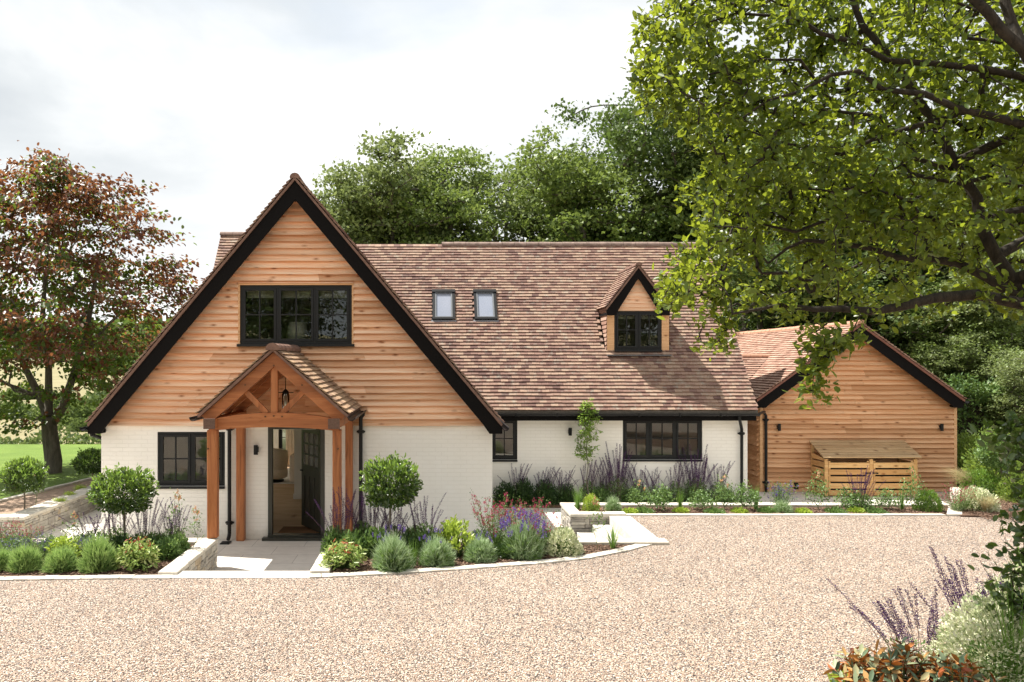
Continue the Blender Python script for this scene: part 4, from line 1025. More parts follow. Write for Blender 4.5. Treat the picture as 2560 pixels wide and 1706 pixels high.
mb.build('roof_boards', m_boards('weathered_pine_boards', (.50,.34,.18), (.60,.43,.26), (.33,.21,.11)), bs)
mb = MB(); mb.box(BX0+.05,BX1-.05,BYF+.07,BYB-.07,-.38,-.34); 
mb.build('base', BLACKWOOD, bs)
for k, (a, c) in enumerate(((9.42,.36),(10.0,.36),(10.55,.36),(11.1,.30))):
    mb = MB(); mb.bbox(a,a+.42 if k < 3 else a+.25,BYF+.12,BYB-.1,-.335,c,.03)
    tag(mb.build('wheelie_bin', m_plain('dark_bin_plastic', (.02,.022,.025), .5), None), ['dark bin behind the slats at the left end of the bin store','dark bin inside the left half of the bin store','dark bin inside the right half of the bin store','narrow dark bin at the right end of the bin store'][k], 'bin', 'bins inside the slatted store')
# ================================================================== FOLIAGE
def nrm(a): return a/np.maximum(np.linalg.norm(a, axis=1, keepdims=True), 1e-9)
def leaf_mesh(name, P, D, L, wr, mat, parent=None, shape='oval', fold=.22, up=None, droop=0.0, local=True):
    """one mesh of many leaves: P base points, D directions, L lengths, wr width ratio"""
    n = len(P); P = np.asarray(P, float); D = nrm(np.asarray(D, float)); L = np.broadcast_to(np.asarray(L, float), (n,))[:,None]
    ref = rng.normal(size=(n,3))
    if up is not None: ref = ref*(1-up)+np.array([0,0,1.0])*up*1.6
    S = nrm(np.cross(D, ref)); Nn = nrm(np.cross(S, D)); W = L*wr/2
    if shape == 'diamond':
        pts = np.stack([P, P+D*L*.45+S*W+Nn*W*fold, P+D*L-Nn*L*droop, P+D*L*.45-S*W+Nn*W*fold], 1); fc = [(0,1,2,3)]
        k = 4
    elif shape == 'oval':
        a = P+D*L*.28; b = P+D*L*.68-Nn*L*droop*.4; t = P+D*L-Nn*L*droop
        pts = np.stack([P, a+S*W*.85+Nn*W*fold, b+S*W*.9+Nn*W*fold, t, b-S*W*.9+Nn*W*fold, a-S*W*.85+Nn*W*fold], 1)
        fc = [(0,1,2,3),(0,3,4,5)]; k = 6
    elif shape == 'blade':
        b = P+D*L*.5-Nn*L*droop*.3; t = P+D*L-Nn*L*droop
        pts = np.stack([P-S*W, P+S*W, b+S*W*.8, b-S*W*.8, t], 1); fc = [(0,1,2,3),(3,2,4)]; k = 5
    vs = pts.reshape(-1,3); nf = len(fc)
    loops = np.concatenate([np.array(f) for f in fc]); tot = len(loops)
    li = (np.arange(n)[:,None]*k+loops[None,:]).reshape(-1)
    sizes = np.tile([len(f) for f in fc], n); starts = np.concatenate([[0], np.cumsum(sizes)[:-1]])
    me = bpy.data.meshes.new(name); me.vertices.add(len(vs)); me.vertices.foreach_set('co', vs.astype(np.float32).ravel())
    me.loops.add(len(li)); me.loops.foreach_set('vertex_index', li.astype(np.int32))
    me.polygons.add(len(sizes)); me.polygons.foreach_set('loop_start', starts.astype(np.int32)); me.polygons.foreach_set('loop_total', sizes.astype(np.int32))
    me.update(calc_edges=True); me.materials.append(mat)
    o = bpy.data.objects.new(name, me); COL.objects.link(o)
    if parent is not None: o.parent = parent
    return o
class Grow:
    """skeleton grown outward to a set of target points; branch thickness follows what each branch carries"""
    def __init__(s, limbs):
        s.p = []; s.par = []; s.base = []
        s.chains = []
        for pts, r0, r1, attach in limbs:
            pts = [np.array(q, float) for q in pts]
            if attach is not None: prev = s.near(np.array(pts[0]))
            else: prev = -1
            ch = [prev] if prev >= 0 else []
            m = len(pts)
            for i, q in enumerate(pts):
                s.p.append(np.array(q, float)); s.par.append(prev); s.base.append(r0+(r1-r0)*i/max(m-1,1)); prev = len(s.p)-1; ch.append(prev)
            s.chains.append(ch)
    def near(s, t):
        A = np.array(s.p); return int(np.argmin(((A-t)**2).sum(1)))
    def reach(s, T, seg=.25, wob=.12, sag=0.0, zbias=1.0, lift=.15):
        A = np.array(s.p); A = np.concatenate([A, np.zeros((len(T)*14,3))]); n = len(s.p)
        s.ends = []
        for t in T:
            d2 = ((A[:n]-t)*np.array([1,1,zbias])); d2 = (d2**2).sum(1); i = int(np.argmin(d2)); a = A[i].copy(); L = math.sqrt(((t-a)**2).sum())
            if L < .03: s.ends.append(i); continue
            k = min(8, max(2, int(L/seg)+1)); prev = i; ch = [i]
            side = rng.normal(size=3)*L*wob; 
            for q in range(1, k+1):
                f = q/k; pt = a+(t-a)*f+side*math.sin(math.pi*f)+np.array([0,0,1])*(math.sin(math.pi*f)*L*lift)
                if n >= len(A): A = np.concatenate([A, np.zeros((4000,3))])
                A[n] = pt; s.p.append(pt); s.par.append(prev); s.base.append(0); prev = n; ch.append(n); n += 1
            s.chains.append(ch); s.ends.append(prev)
    def radii(s, tip=.006, power=.5):
        n = len(s.p); c = np.zeros(n)
        for e in s.ends: c[e] += 1
        for i in range(n-1, -1, -1):
            if s.par[i] >= 0: c[s.par[i]] += c[i]
        return np.maximum(tip*np.maximum(c,1)**power, np.array(s.base))
    def mesh(s, name, mat, parent, tip=.006, power=.5, sides=(4,8), minr=0.0, rmax=None):
        r = s.radii(tip, power); mb = MB()
        if rmax: r = np.where(np.array(s.base) > 0, np.array(s.base), np.minimum(r, rmax))
        for ch in s.chains:
            if len(ch) < 2: continue
            rr = [r[i] for i in ch]; 
            if s.par[ch[1]] == ch[0] and len(rr) > 1: rr[0] = min(rr[0], rr[1]*1.25)
            if max(rr) < minr: continue
            mb.tube([s.p[i] for i in ch], rr, sides[1] if max(rr) > .05 else (6 if max(rr) > .02 else sides[0]), cap=False)
        return mb.build(name, mat, parent, smooth=True, local=True)
def sphere_dirs(n, up=0.0):
    d = nrm(rng.normal(size=(n,3))); d[:,2] += up; return nrm(d)
def blob(n, r, shell=.6):
    """points through an ellipsoid, denser near its skin"""
    d = nrm(rng.normal(size=(n,3))); q = shell+(1-shell)*rng.random((n,1))**.6; return d*q*np.array(r), d
# leaf materials --------------------------------------------------------------
LG = lambda *c: [(i/(len(c)-1), k) for i, k in enumerate(c)]
WOODLEAF = m_leaf('oak_leaves', LG((0.068,0.1105,0.0255),(0.119,0.1742,0.0425),(0.17,0.2338,0.0638),(0.2465,0.2932,0.1062)), (.36,.47,.09), .28, .5, .4, .45, .5)
WOODLEAF2 = m_leaf('ash_leaves', LG((0.085,0.1232,0.0382),(0.1445,0.1913,0.0638),(0.204,0.2507,0.0978),(0.2805,0.323,0.1615)), (.34,.42,.12), .3, .5, .4, .45, .5)
WOODLEAF3 = m_leaf('dark_oak_leaves', LG((0.0298,0.0553,0.0136),(0.0553,0.0952,0.0221),(0.0935,0.1403,0.0357),(0.1445,0.1913,0.0595)), (.22,.33,.06), .26, .5, .4, .45, .5)
MAGLEAF = m_leaf('magnolia_leaves', LG((0.0102,0.0272,0.0068),(0.0238,0.0553,0.0102),(0.051,0.0978,0.0153),(0.1275,0.1785,0.034)), (.66,.76,.05), .40, .36, .36, .3, .8)
REDLEAF = m_leaf('red_leaves', LG((0.0425,0.017,0.0136),(0.085,0.0298,0.0204),(0.1445,0.051,0.0298),(0.1275,0.0723,0.034),(0.0765,0.0765,0.0255)), (.55,.22,.07), .34, .4, .4, .5, 1.0)
GREENLEAF = m_leaf('ironwood_leaves', LG((0.0187,0.0382,0.0085),(0.034,0.068,0.0136),(0.0595,0.1105,0.0213),(0.1105,0.136,0.034)), (.45,.6,.06), .34, .4, .4, .3, 1.0)
BAYLEAF = m_leaf('bay_leaves', LG((0.013,0.031,0.007),(0.022,0.053,0.011),(0.044,0.087,0.018),(0.100,0.163,0.031)), (.4,.6,.08), .22, .28, .6, .2, 3)
BAYNEW = m_leaf('bay_new_growth', LG((0.104,0.208,0.031),(0.177,0.312,0.052),(0.260,0.395,0.083)), (.5,.7,.1), .35, .35, .5, .2, 3)
LAVLEAF = m_leaf('lavender_leaves', LG((0.231,0.335,0.167),(0.356,0.482,0.251),(0.502,0.648,0.377),(0.628,0.753,0.502)), (.35,.45,.2), .2, .7, .2, .2, 4)
LAVLIME = m_leaf('lavender_new_leaves', LG((0.244,0.375,0.112),(0.375,0.544,0.169),(0.525,0.694,0.263)), (.4,.5,.15), .25, .7, .2, .2, 4)
LAVFLOW = m_leaf('lavender_flowers', LG((.09,.06,.22),(.14,.09,.34),(.22,.15,.45)), (.3,.2,.6), .2, .8, .1, .1, 4)
SALFLOW = m_leaf('purple_salvia_flowers', LG((0.0315,0.014,0.035),(0.056,0.0245,0.077),(0.084,0.042,0.168),(0.084,0.0385,0.063)), (.14,.05,.2), .2, .8, .1, .1, 4)
SALSTEM = m_plain('dark_salvia_stem', (.10,.045,.05), .7)
PINKFLOW = m_leaf('pink_flowers', LG((.30,.02,.06),(.42,.04,.11),(.55,.12,.2)), (.6,.12,.2), .25, .7, .1, .1, 4)
ROSEFLOW = m_leaf('rose_buds', LG((.55,.25,.12),(.65,.38,.22),(.72,.55,.45)), (.8,.5,.3), .25, .6, .1, .1, 4)
MIDLEAF = m_leaf('mid_green_leaves', LG((0.054,0.101,0.031),(0.093,0.171,0.046),(0.155,0.264,0.078),(0.248,0.357,0.139)), (.35,.5,.1), .25, .45, .4, .2, 4)
DARKLEAF = m_leaf('dark_green_leaves', LG((0.017,0.042,0.014),(0.035,0.077,0.021),(0.070,0.126,0.042)), (.2,.35,.05), .18, .35, .5, .2, 4)
LIMELEAF = m_leaf('lime_leaves', LG((0.230,0.338,0.041),(0.365,0.486,0.068),(0.513,0.608,0.108)), (.6,.7,.1), .3, .4, .4, .2, 4)
BOXLEAF = m_leaf('box_leaves', LG((0.075,0.150,0.022),(0.135,0.255,0.038),(0.240,0.390,0.060)), (.4,.55,.08), .25, .45, .4, .2, 5)
VARLEAF = m_leaf('variegated_leaves', LG((0.238,0.330,0.132),(0.554,0.594,0.356),(0.792,0.792,0.581),(0.920,0.898,0.713)), (.6,.65,.4), .25, .45, .35, .1, 5)
GRASSBL = m_leaf('grass_blades', LG((0.084,0.182,0.028),(0.140,0.280,0.049),(0.224,0.378,0.084)), (.35,.5,.1), .25, .5, .3, .1, 5)
STIPA = m_leaf('feather_grass', LG((0.357,0.2805,0.136),(0.442,0.357,0.1955),(0.34,0.34,0.1445),(0.493,0.425,0.272)), (.6,.5,.3), .3, .7, .2, .2, 5)
NANLEAF = m_leaf('nandina_leaves', LG((0.126,0.210,0.042),(0.252,0.378,0.084),(0.420,0.518,0.168),(0.560,0.560,0.252)), (.5,.6,.15), .25, .4, .4, .1, 5)
NANRED = m_leaf('nandina_red_tips', LG((.30,.03,.02),(.42,.08,.04),(.50,.20,.08)), (.7,.2,.1), .3, .4, .4, .1, 5)
RHODO = m_two_sided('rhododendron_leaves', LG((.05,.09,.045),(.11,.16,.09),(.24,.28,.16),(.45,.22,.06),(.22,.05,.02)), LG((.26,.06,.015),(.48,.17,.03),(.60,.30,.09)))
YEWLEAF = m_leaf('hedge_leaves', LG((0.025,0.060,0.017),(0.051,0.102,0.025),(0.119,0.204,0.051),(0.221,0.306,0.085)), (.25,.35,.05), .2, .5, .3, .4, 1.4)
BARK = m_bark('grey_bark', (.045,.038,.03), (.17,.15,.12)); BARKD = m_bark('dark_bark', (.010,.008,.006), (.055,.043,.03), (20,20,8)); BARKL = m_bark('pale_bark', (.10,.08,.06), (.28,.24,.19))
STEMG = m_plain('green_stem', (.07,.11,.03), .7)

# ------------------------------------------------------------------ trees of the wood
def wood_tree(name, seed, H, Wd, mat, nT=430, per=58, leaf=.20, low=.22, lean=0.0):
    global rng; keep = rng; rng = np.random.default_rng(seed)
    t = bpy.data.objects.new(name, None); COL.objects.link(t)
    # crown = several overlapping lobes
    T = []; lobes = []
    nl = 11
    for k in range(nl):
        a = rng.random()*6.28; f = (k+.5)/nl; z = H*(low+.10+(.82-low)*f); rad = Wd*.5*(.30+.55*math.sin(math.pi*min(1,(.28+.72*(1-f)))))*rng.uniform(.6,1.05)
        lobes.append((np.array([math.cos(a)*rad*.75, math.sin(a)*rad*.75, z]), Wd*rng.uniform(.17,.27)))
    lobes.append((np.array([0,0,H*.86]), Wd*.2)); lobes.append((np.array([0,0,H*.62]), Wd*.3))
    for k in range(nT):
        c, r = lobes[rng.integers(len(lobes))]; d = nrm(rng.normal(size=(1,3)))[0]; d[2] = d[2]*.85+.08
        T.append(c+d*r*(rng.random()**.33))
    T = np.array(T); T = T[np.argsort(np.linalg.norm(T-np.array([0,0,H*.3]), axis=1))]
    trunk = [(0,0,-.5),(.05,.03,H*.12),(-.05,.1,H*.28),(.1+lean,0,H*.45),(.05+lean,.1,H*.62),(lean,.05,H*.78)]
    g = Grow([(trunk, .03*H, .006*H, None)]); g.reach(T, seg=.6, wob=.14, lift=-.06, zbias=1.5)
    g.mesh('trunk', BARK, t, tip=.016, power=.5, rmax=.15)
    n = nT*per; idx = np.repeat(np.arange(nT), per); sp = rng.normal(size=(n,3))*np.array([.30,.30,.15])*(Wd/9)
    P = T[idx]+sp; out = P-np.array([0,0,H*.55]); D = nrm(nrm(out)*.5+rng.normal(size=(n,3))*.8)
    leaf_mesh('crown', P, D, leaf*rng.uniform(.7,1.3,n), .72, mat, t, 'diamond', .3, up=.55)
    rng = keep; return t
protoA = wood_tree('wood_tree', 11, 13.0, 9.5, WOODLEAF2, nT=310)
protoB = wood_tree('wood_tree', 12, 14.0, 10.0, WOODLEAF)
protoC = wood_tree('wood_tree', 13, 15.0, 11.5, WOODLEAF3, nT=520)
protoD = wood_tree('wood_tree', 14, 12.0, 9.0, WOODLEAF2, nT=300, per=50)
used = set()
def place_tree(proto, px, py_top, Y, label, rot=0, width=1.0, name=None, group='trees of the wood behind the house', base=-.5, H=None):
    H0 = {protoA.name:13.0, protoB.name:14.0, protoC.name:15.0, protoD.name:12.0}[proto.name]
    s = (Z(py_top, Y)-base)/(H0*1.0)
    o = proto if proto.name not in used else copy_tree(proto)
    used.add(proto.name)
    o.location = (X(px,Y), Y, base); o.rotation_euler = (0,0,rot); o.scale = (s*width, s*width, s)
    tag(o, label, 'tree', group); return o
place_tree(protoD, 860, 440, 42, 'pale leafy tree at the left end of the wood, just right of the gable peak', .4, 1.0)
place_tree(protoA, 985, 372, 41, 'tall pale green tree left of the middle of the wood behind the roof', 1.9)
place_tree(protoB, 1128, 362, 42, 'tall open tree with forked limbs showing, above the rooflights', 3.0)
place_tree(protoA, 1262, 408, 45, 'lighter tree between two taller ones above the roof ridge', 4.2)
place_tree(protoD, 1365, 412, 43, 'thin topped tree right of centre in the wood', 2.2, 1.1)
place_tree(protoB, 1470, 385, 40, 'broad bright green tree left of the tallest dark tree', 5.1, 1.1)
place_tree(protoC, 1610, 262, 39, 'tallest dark green tree rising beside the overhanging branches', .8, .95)
place_tree(protoC, 1800, 250, 38, 'dark tree directly behind the overhanging branches', 2.8, 1.0)
place_tree(protoB, 1980, 330, 36, 'green tree behind the overhanging branches and annexe ridge', 4.0, 1.1)
place_tree(protoC, 2170, 330, 34, 'dark tree behind the annexe gable peak', 5.5, 1.1)
place_tree(protoB, 2350, 420, 31, 'broad green tree behind the right slope of the annexe', 1.2, 1.2)
place_tree(protoC, 2520, 300, 33, 'dark tree at the right edge behind the annexe', 3.6, 1.1)
place_tree(protoA, 2460, 640, 27, 'lower bright green tree at the right edge, in front of the dark ones', 2.0, 1.3)
place_tree(protoA, 925, 520, 50, 'low pale tree filling the wood edge left of the rooflights', 3.3, 1.5)
place_tree(protoC, 2250, 560, 29.5, 'low dark tree close behind the annexe roof', 3.9, 1.3)
place_tree(protoC, 1900, 600, 31, 'low dark tree between cottage and annexe', 0.3, 1.3)
# trees behind the viewer, mirrored in the windows
for k, (x, y, s) in enumerate(((-9,-16,.8),(-1,-19,.9),(7,-17,.85),(14,-20,.95))):
    o = copy_tree(protoC); o.location = (x,y,-.5); o.rotation_euler = (0,0,k*1.7); o.scale = (s*1.1,s*1.1,s)
    tag(o, ['dark oak mirrored at the left of the gable window','dark oak mirrored in the middle of the gable window','dark oak mirrored at the right of the gable window','dark oak mirrored in the recessed wall windows'][k], 'tree', 'oaks opposite the house, mirrored in its windows')

# ------------------------------------------------------------------ red and green tree on the lawn
def in_poly(x, y, poly):
    c = False; n = len(poly)
    for i in range(n):
        x0,y0 = poly[i]; x1,y1 = poly[(i+1)%n]
        if (y0 > y) != (y1 > y) and x < (x1-x0)*(y-y0)/(y1-y0)+x0: c = not c
    return c
def red_tree():
    Y = 21.2; bx = X(131,Y); t = thing('ironwood_tree', 'spreading tree on the lawn with red topped crown and dark forked trunk', 'tree', (bx,Y,-.03))
    prof = [(1.15,.6),(1.5,1.7),(2.0,2.3),(2.8,2.8),(3.6,3.35),(4.4,3.5),(5.2,3.2),(6.0,2.7),(6.8,2.2),(7.4,1.3),(7.75,.4)]   # height, reach
    T = []
    while len(T) < 700:
        z = rng.uniform(1.15,7.7); r = np.interp(z, [p[0] for p in prof], [p[1] for p in prof]); a = rng.random()*6.283
        q = rng.random()**.42; ex = 1+.16*math.sin(a*3+z*1.3)+.10*math.sin(a*7+z*2.9)
        z2 = z+rng.normal()*.08
        if z < 2.3 and q < .5: continue
        if z < 1.7 and math.cos(a) > -.2: continue
        if z < 2.9 and rng.random() < .55: continue
        T.append((math.cos(a)*r*q*ex-.15, math.sin(a)*r*q*ex, round(z2*3.2)/3.2+rng.normal()*.09))
    T = np.array(T); 
    # long thin sprays that break the outline on the upper right
    T = np.concatenate([T, np.array([(1.7,-.3,7.0),(1.95,0,7.15),(2.15,.2,7.25),(1.5,.4,6.4),(2.4,0,6.15),(2.0,-.2,6.1),(2.9,.1,5.2),(3.2,.1,5.35),(3.4,-.1,4.7),(3.75,0,4.6),(3.4,0,4.15),(3.75,0,4.0),(-.2,0,7.9),(.1,.2,7.75),(-1.5,0,7.5),(-1.7,.1,7.2)])])
    T = T[np.argsort(np.linalg.norm(T-np.array([0,0,1.6]), axis=1))]
    g = Grow([([(0,0,-.1),(.03,0,.3),(-.05,0,.9),(-.1,0,1.4)], .24, .19, None),
              ([(-.1,0,1.4),(-.35,.1,1.9),(-.75,.2,2.6),(-1.2,.3,3.5),(-1.5,.3,4.6)], .13, .04, 1),
              ([(-.1,0,1.4),(-.05,-.1,2.0),(-.05,-.1,2.8),(-.25,0,4.0),(-.2,.1,5.4),(-.1,.1,6.6)], .12, .03, 1),
              ([(-.05,0,1.2),(.3,-.05,1.7),(.5,0,2.4),(.8,.1,3.4),(1.0,.1,4.6),(1.1,.2,5.6)], .13, .035, 1),
              ([(.5,0,2.4),(1.0,-.4,3.1),(1.7,-.6,3.8),(2.3,-.6,4.3)], .06, .02, 1),
              ([(-.35,.1,1.9),(-1.0,-.4,2.3),(-1.9,-.7,3.0)], .06, .02, 1),
              ([(.1,.3,1.7),(.2,1.0,2.6),(.4,1.6,3.8)], .06, .02, 1)])
    g.reach(T, seg=.28, wob=.10, lift=.06, zbias=1.8)
    g.mesh('trunk', BARK, t, tip=.0045, power=.5, rmax=.06)
    per = 44; n = len(T)*per; idx = np.repeat(np.arange(len(T)), per)
    rad = nrm(np.stack([T[:,0]+.15, T[:,1], T[:,2]*0], 1))[idx]
    sp = rad*rng.normal(size=(n,1))*.26+rng.normal(size=(n,3))*np.array([.13,.13,.07])
    P = T[idx]+sp; D = nrm(rad*.8+rng.normal(size=(n,3))*.6-np.array([0,0,.35]))
    outer = np.linalg.norm((P-np.array([0,0,2.4]))*np.array([1,1,.72]), axis=1)
    redp = 1/(1+np.exp(-(outer-2.45)*2.6)); nz = np.sin(P[:,0]*2.3+1)*np.sin(P[:,1]*2.1)*np.sin(P[:,2]*2.7+.4); redp = redp*.8+nz*.55+.02
    isred = rng.random(n) < redp; L = .125*rng.uniform(.7,1.2,n)
    leaf_mesh('red_foliage', P[isred], D[isred], L[isred], .62, REDLEAF, t, 'oval', .25, up=.5, droop=.12)
    leaf_mesh('green_foliage', P[~isred], D[~isred], L[~isred], .65, GREENLEAF, t, 'oval', .25, up=.6, droop=.12)
red_tree()

# ------------------------------------------------------------------ overhanging magnolia, trunk just out of the picture
def magnolia():
    SH = -.75; base = np.array([6.4, 6.9, 0.0]); t = thing('magnolia_tree', 'big tree leaning in from the right with dark bending limbs and glossy leaves', 'tree', tuple(base))
    def L(pts, Y0, Y1):
        m = len(pts); Y0 += SH; Y1 += SH; return [np.array([X(a,Y0+(Y1-Y0)*i/(m-1)), Y0+(Y1-Y0)*i/(m-1), Z(b,Y0+(Y1-Y0)*i/(m-1))])-base for i,(a,b) in enumerate(pts)]
    limbs = [([(.0,0,-.1),(-.05,0,.8),(-.15,0,1.7),(-.25,0,2.6),(-.35,0,3.2)], .19, .15, None)]
    add = lambda pts, Y0, Y1, r0, r1: limbs.append((L(pts,Y0,Y1), r0*.64, r1*.75, 1))
    add([(2640,790),(2560,761),(2443,737),(2338,745),(2260,765),(2181,779),(2100,772),(2035,774),(1960,762),(1920,769),(1831,785)], 7.6, 7.2, .085, .012)
    add([(2660,800),(2560,753),(2469,695),(2396,659),(2312,643),(2249,646),(2181,622),(2103,609),(2014,601),(1967,622),(1920,659)], 7.6, 8.0, .075, .012)
    add([(2600,770),(2530,700),(2490,640),(2450,560),(2443,497),(2385,408),(2338,309),(2296,251),(2234,152),(2155,63),(2124,-20),(2080,-90)], 7.7, 7.9, .09, .03)
    add([(2700,260),(2560,193),(2459,173),(2338,160),(2218,152),(2134,105),(2051,84),(1998,47),(1920,39),(1841,34),(1760,60)], 7.4, 7.6, .055, .01)
    add([(2700,380),(2560,314),(2469,288),(2396,272),(2312,235),(2208,225),(2145,178),(2077,188),(1998,230),(1920,251),(1850,300)], 7.2, 7.3, .055, .01)
    add([(2620,250),(2560,126),(2511,84),(2469,31),(2417,-20),(2380,-80)], 7.0, 7.0, .07, .05)
    add([(2560,126),(2530,60),(2510,0),(2500,-60)], 7.0, 7.1, .06, .05)
    add([(2450,270),(2354,298),(2260,324),(2181,350),(2103,387),(2020,370),(1946,356),(1880,330)], 7.6, 7.9, .045, .01)
    add([(2640,560),(2560,523),(2469,540),(2390,560),(2300,540),(2180,530),(2080,545),(1990,580),(1900,560),(1800,520)], 7.9, 8.3, .06, .01)
    add([(2700,650),(2640,420),(2660,200),(2600,0),(2560,-80)], 7.4, 7.3, .13, .08)
    add([(2660,330),(2620,420),(2560,470),(2480,440),(2400,460),(2300,440),(2200,450),(2090,480),(2000,470),(1900,450)], 8.1, 8.5, .05, .01)
    add([(2400,430),(2300,400),(2200,290),(2100,280),(2000,150),(1900,150),(1800,180),(1720,200)], 7.8, 7.6, .035, .008)
    add([(2181,779),(2150,790),(2130,830),(2090,850),(2060,880),(2035,930),(2030,975)], 7.25, 7.15, .010, .004)
    crown = [(1650,-80),(1640,0),(1605,40),(1583,130),(1583,215),(1600,270),(1650,290),(1690,300),(1725,330),(1740,350),(1765,400),(1760,425),(1715,445),(1705,480),(1730,540),(1745,600),(1690,620),(1705,650),(1650,700),(1632,745),(1660,775),(1730,760),(1760,790),(1745,860),(1770,870),(1840,840),(1860,800),(1900,800),(1960,830),(2010,850),(2080,840),(2140,830),(2250,805),(2420,780),(2560,810),(2760,820),(2760,-120)]
    gaps = [((1835,85),48),((1900,50),30),((1990,300),22),((2330,480),22),((1790,330),26)]
    T = []; tries = 0
    while len(T) < 2300:
        px = rng.uniform(1585,2700); py = rng.uniform(-90,870)
        if not in_poly(px, py, crown): continue
        if any((px-c[0])**2+(py-c[1])**2 < r*r for c,r in gaps) and rng.random() < .85: continue
        edge = min(1, max(0,(px-1640)/500)); 
        if py > 770 and rng.random() < .55: continue
        if py > 600 and px > 1800 and rng.random() < .38: continue
        if px > 1900 and rng.random() < .22: continue
        u = rng.random()+.30*(math.sin(px*.011+1.3)*math.sin(py*.013+.5)+math.sin(px*.023+py*.017)*.6); Y = 7.5+.75*edge+rng.normal()*.16 if u < .62 else (6.35+rng.random()*.6 if u < .82 else rng.uniform(6.6,7.8))
        T.append(np.array([X(px,Y),Y,Z(py,Y)])-base)
    for px,py in ((2060,850),(2085,860),(2030,880),(2060,900),(2040,925),(2015,900),(2000,880),(2030,950),(2045,975),(2065,955),(2020,970),(2075,890),(2105,850)):
        for k in range(2): Y = 6.45+rng.uniform(-.12,.12); T.append(np.array([X(px+rng.uniform(-10,10),Y),Y,Z(py+rng.uniform(-8,8),Y)])-base)
    T = np.array(T); T = T[np.argsort(-T[:,0])]
    g = Grow(limbs); g.reach(T, seg=.16, wob=.16, lift=-.05)
    g.mesh('branches', BARKD, t, tip=.003, power=.42, rmax=.028)
    E = np.array([g.p[i] for i in g.ends]); Pa = np.array([g.p[g.par[i]] if g.par[i] >= 0 else g.p[i] for i in g.ends])
    dirs = nrm(E-Pa+1e-6); per = 15; n = len(E)*per; idx = np.repeat(np.arange(len(E)), per); f = rng.random(n)[:,None]
    P = E[idx]-dirs[idx]*f*.20+rng.normal(size=(n,3))*.045
    D = nrm(dirs[idx]*.55+rng.normal(size=(n,3))*.75+np.array([0,0,.05]))
    leaf_mesh('foliage', P, D, .070*rng.uniform(.55,1.35,n), .54, MAGLEAF, t, 'oval', .18, up=.35, droop=.1)
magnolia()
# ================================================================== GARDEN PLANTS (each built at its own origin, then copied)
def new_plant(name): o = bpy.data.objects.new(name, None); COL.objects.link(o); return o
def bay(seed, r, h, squash=.85, new=.3):
    t = new_plant('bay_tree'); mb = MB(); mb.tube([(0,0,-.05),(.008,.004,h*.35),(-.006,0,h*.7),(0,0,h)], [.021,.018,.016,.014], 8); mb.build('trunk', BARKL, t, smooth=True, local=True)
    n = int(3900*(r/.42)**2); P, d = blob(n, (r,r,r*squash), .55); bump_ = 1+.17*np.sin(d[:,:1]*5+seed)*np.sin(d[:,1:2]*6+1)+.08*np.sin(d[:,2:3]*9+seed); P = P*bump_
    P[:,2] += h; keep = P[:,2] > h-r*squash*.80; P, d = P[keep], d[keep]
    D = nrm(d*.7+rng.normal(size=P.shape)*.6+np.array([0,0,.3])); L = .066*rng.uniform(.7,1.2,len(P))
    top = (rng.random(len(P)) < new*(.12+.9*(d[:,2] > .15)))&(np.linalg.norm((P-np.array([0,0,h]))/np.array([r,r,r*squash]), axis=1) > .8)
    leaf_mesh('foliage', P[~top]-D[~top]*.02, D[~top], L[~top], .42, BAYLEAF, t, 'oval', .2, up=.2, droop=.08)
    leaf_mesh('new_growth', P[top], nrm(D[top]+np.array([0,0,.7])), L[top]*1.05, .38, BAYNEW, t, 'oval', .2, up=.2)
    m = 40; S, sd = blob(m, (r*1.02,r*1.02,r*squash*1.05), .95); S = S[sd[:,2] > -.2]; k = 7; idx = np.repeat(np.arange(len(S)), k); 
    Ps = S[idx]+np.array([0,0,h])+nrm(S[idx])*rng.random((len(idx),1))*.07+rng.normal(size=(len(idx),3))*.012
    leaf_mesh('shoots', Ps, nrm(nrm(S[idx])*.8+rng.normal(size=Ps.shape)*.6), .058, .4, BAYNEW, t, 'oval', .2)
    return t
def mound(name, seed, r, h, n, L, wr, mat, shape='blade', shell=.5, up=.5, flowers=None, fl_n=0, radial=1.0, stems=False, core=MIDLEAF):
    """cushion of fine leaves growing out of its foot"""
    t = new_plant(name); d = sphere_dirs(n, .25); d[:,2] = np.abs(d[:,2]); d = nrm(d); q = shell+(1-shell)*rng.random((n,1))**.7
    lump = 1+.10*np.sin(d[:,:1]*7+seed)*np.sin(d[:,1:2]*6)+.07*np.sin(d[:,:1]*13+seed*2+d[:,2:3]*9)
    P = d*q*np.array([r,r,h])*lump; D = nrm(d*radial+rng.normal(size=(n,3))*.42+np.array([0,0,up])); LL = L*rng.uniform(.6,1.25,n)
    P = P-D*LL[:,None]*.4; P[:,2] = np.maximum(P[:,2], .01)
    leaf_mesh('foliage', P, D, LL, wr, mat, t, shape, .2)
    m = n//5; dd = sphere_dirs(m, .25); dd[:,2] = np.abs(dd[:,2]); Pc = dd*np.array([r,r,h])*.55*rng.random((m,1))**.4; leaf_mesh('inner_leaves', Pc, dd, L*1.3, max(wr,.25), core, t, 'diamond')
    if flowers: spikes_on(t, flowers, fl_n, r, h)
    return t
def spikes_on(t, mat, n, r, h, up=.10, size=.016):
    P = []; 
    for k in range(n):
        a = rng.random()*6.28; q = rng.random()**.5; x, y = math.cos(a)*q*r, math.sin(a)*q*r; z = h*math.sqrt(max(0,1-q*q*.75))
        tip = np.array([x*1.25, y*1.25, z+up*rng.uniform(.5,1.6)])
        for j in range(16): P.append(tip+rng.normal(size=3)*np.array([.006,.006,0])+np.array([0,0,-.055*j/16]))
    P = np.array(P); leaf_mesh('flowers', P, rng.normal(size=P.shape), size, .8, mat, t, 'diamond')
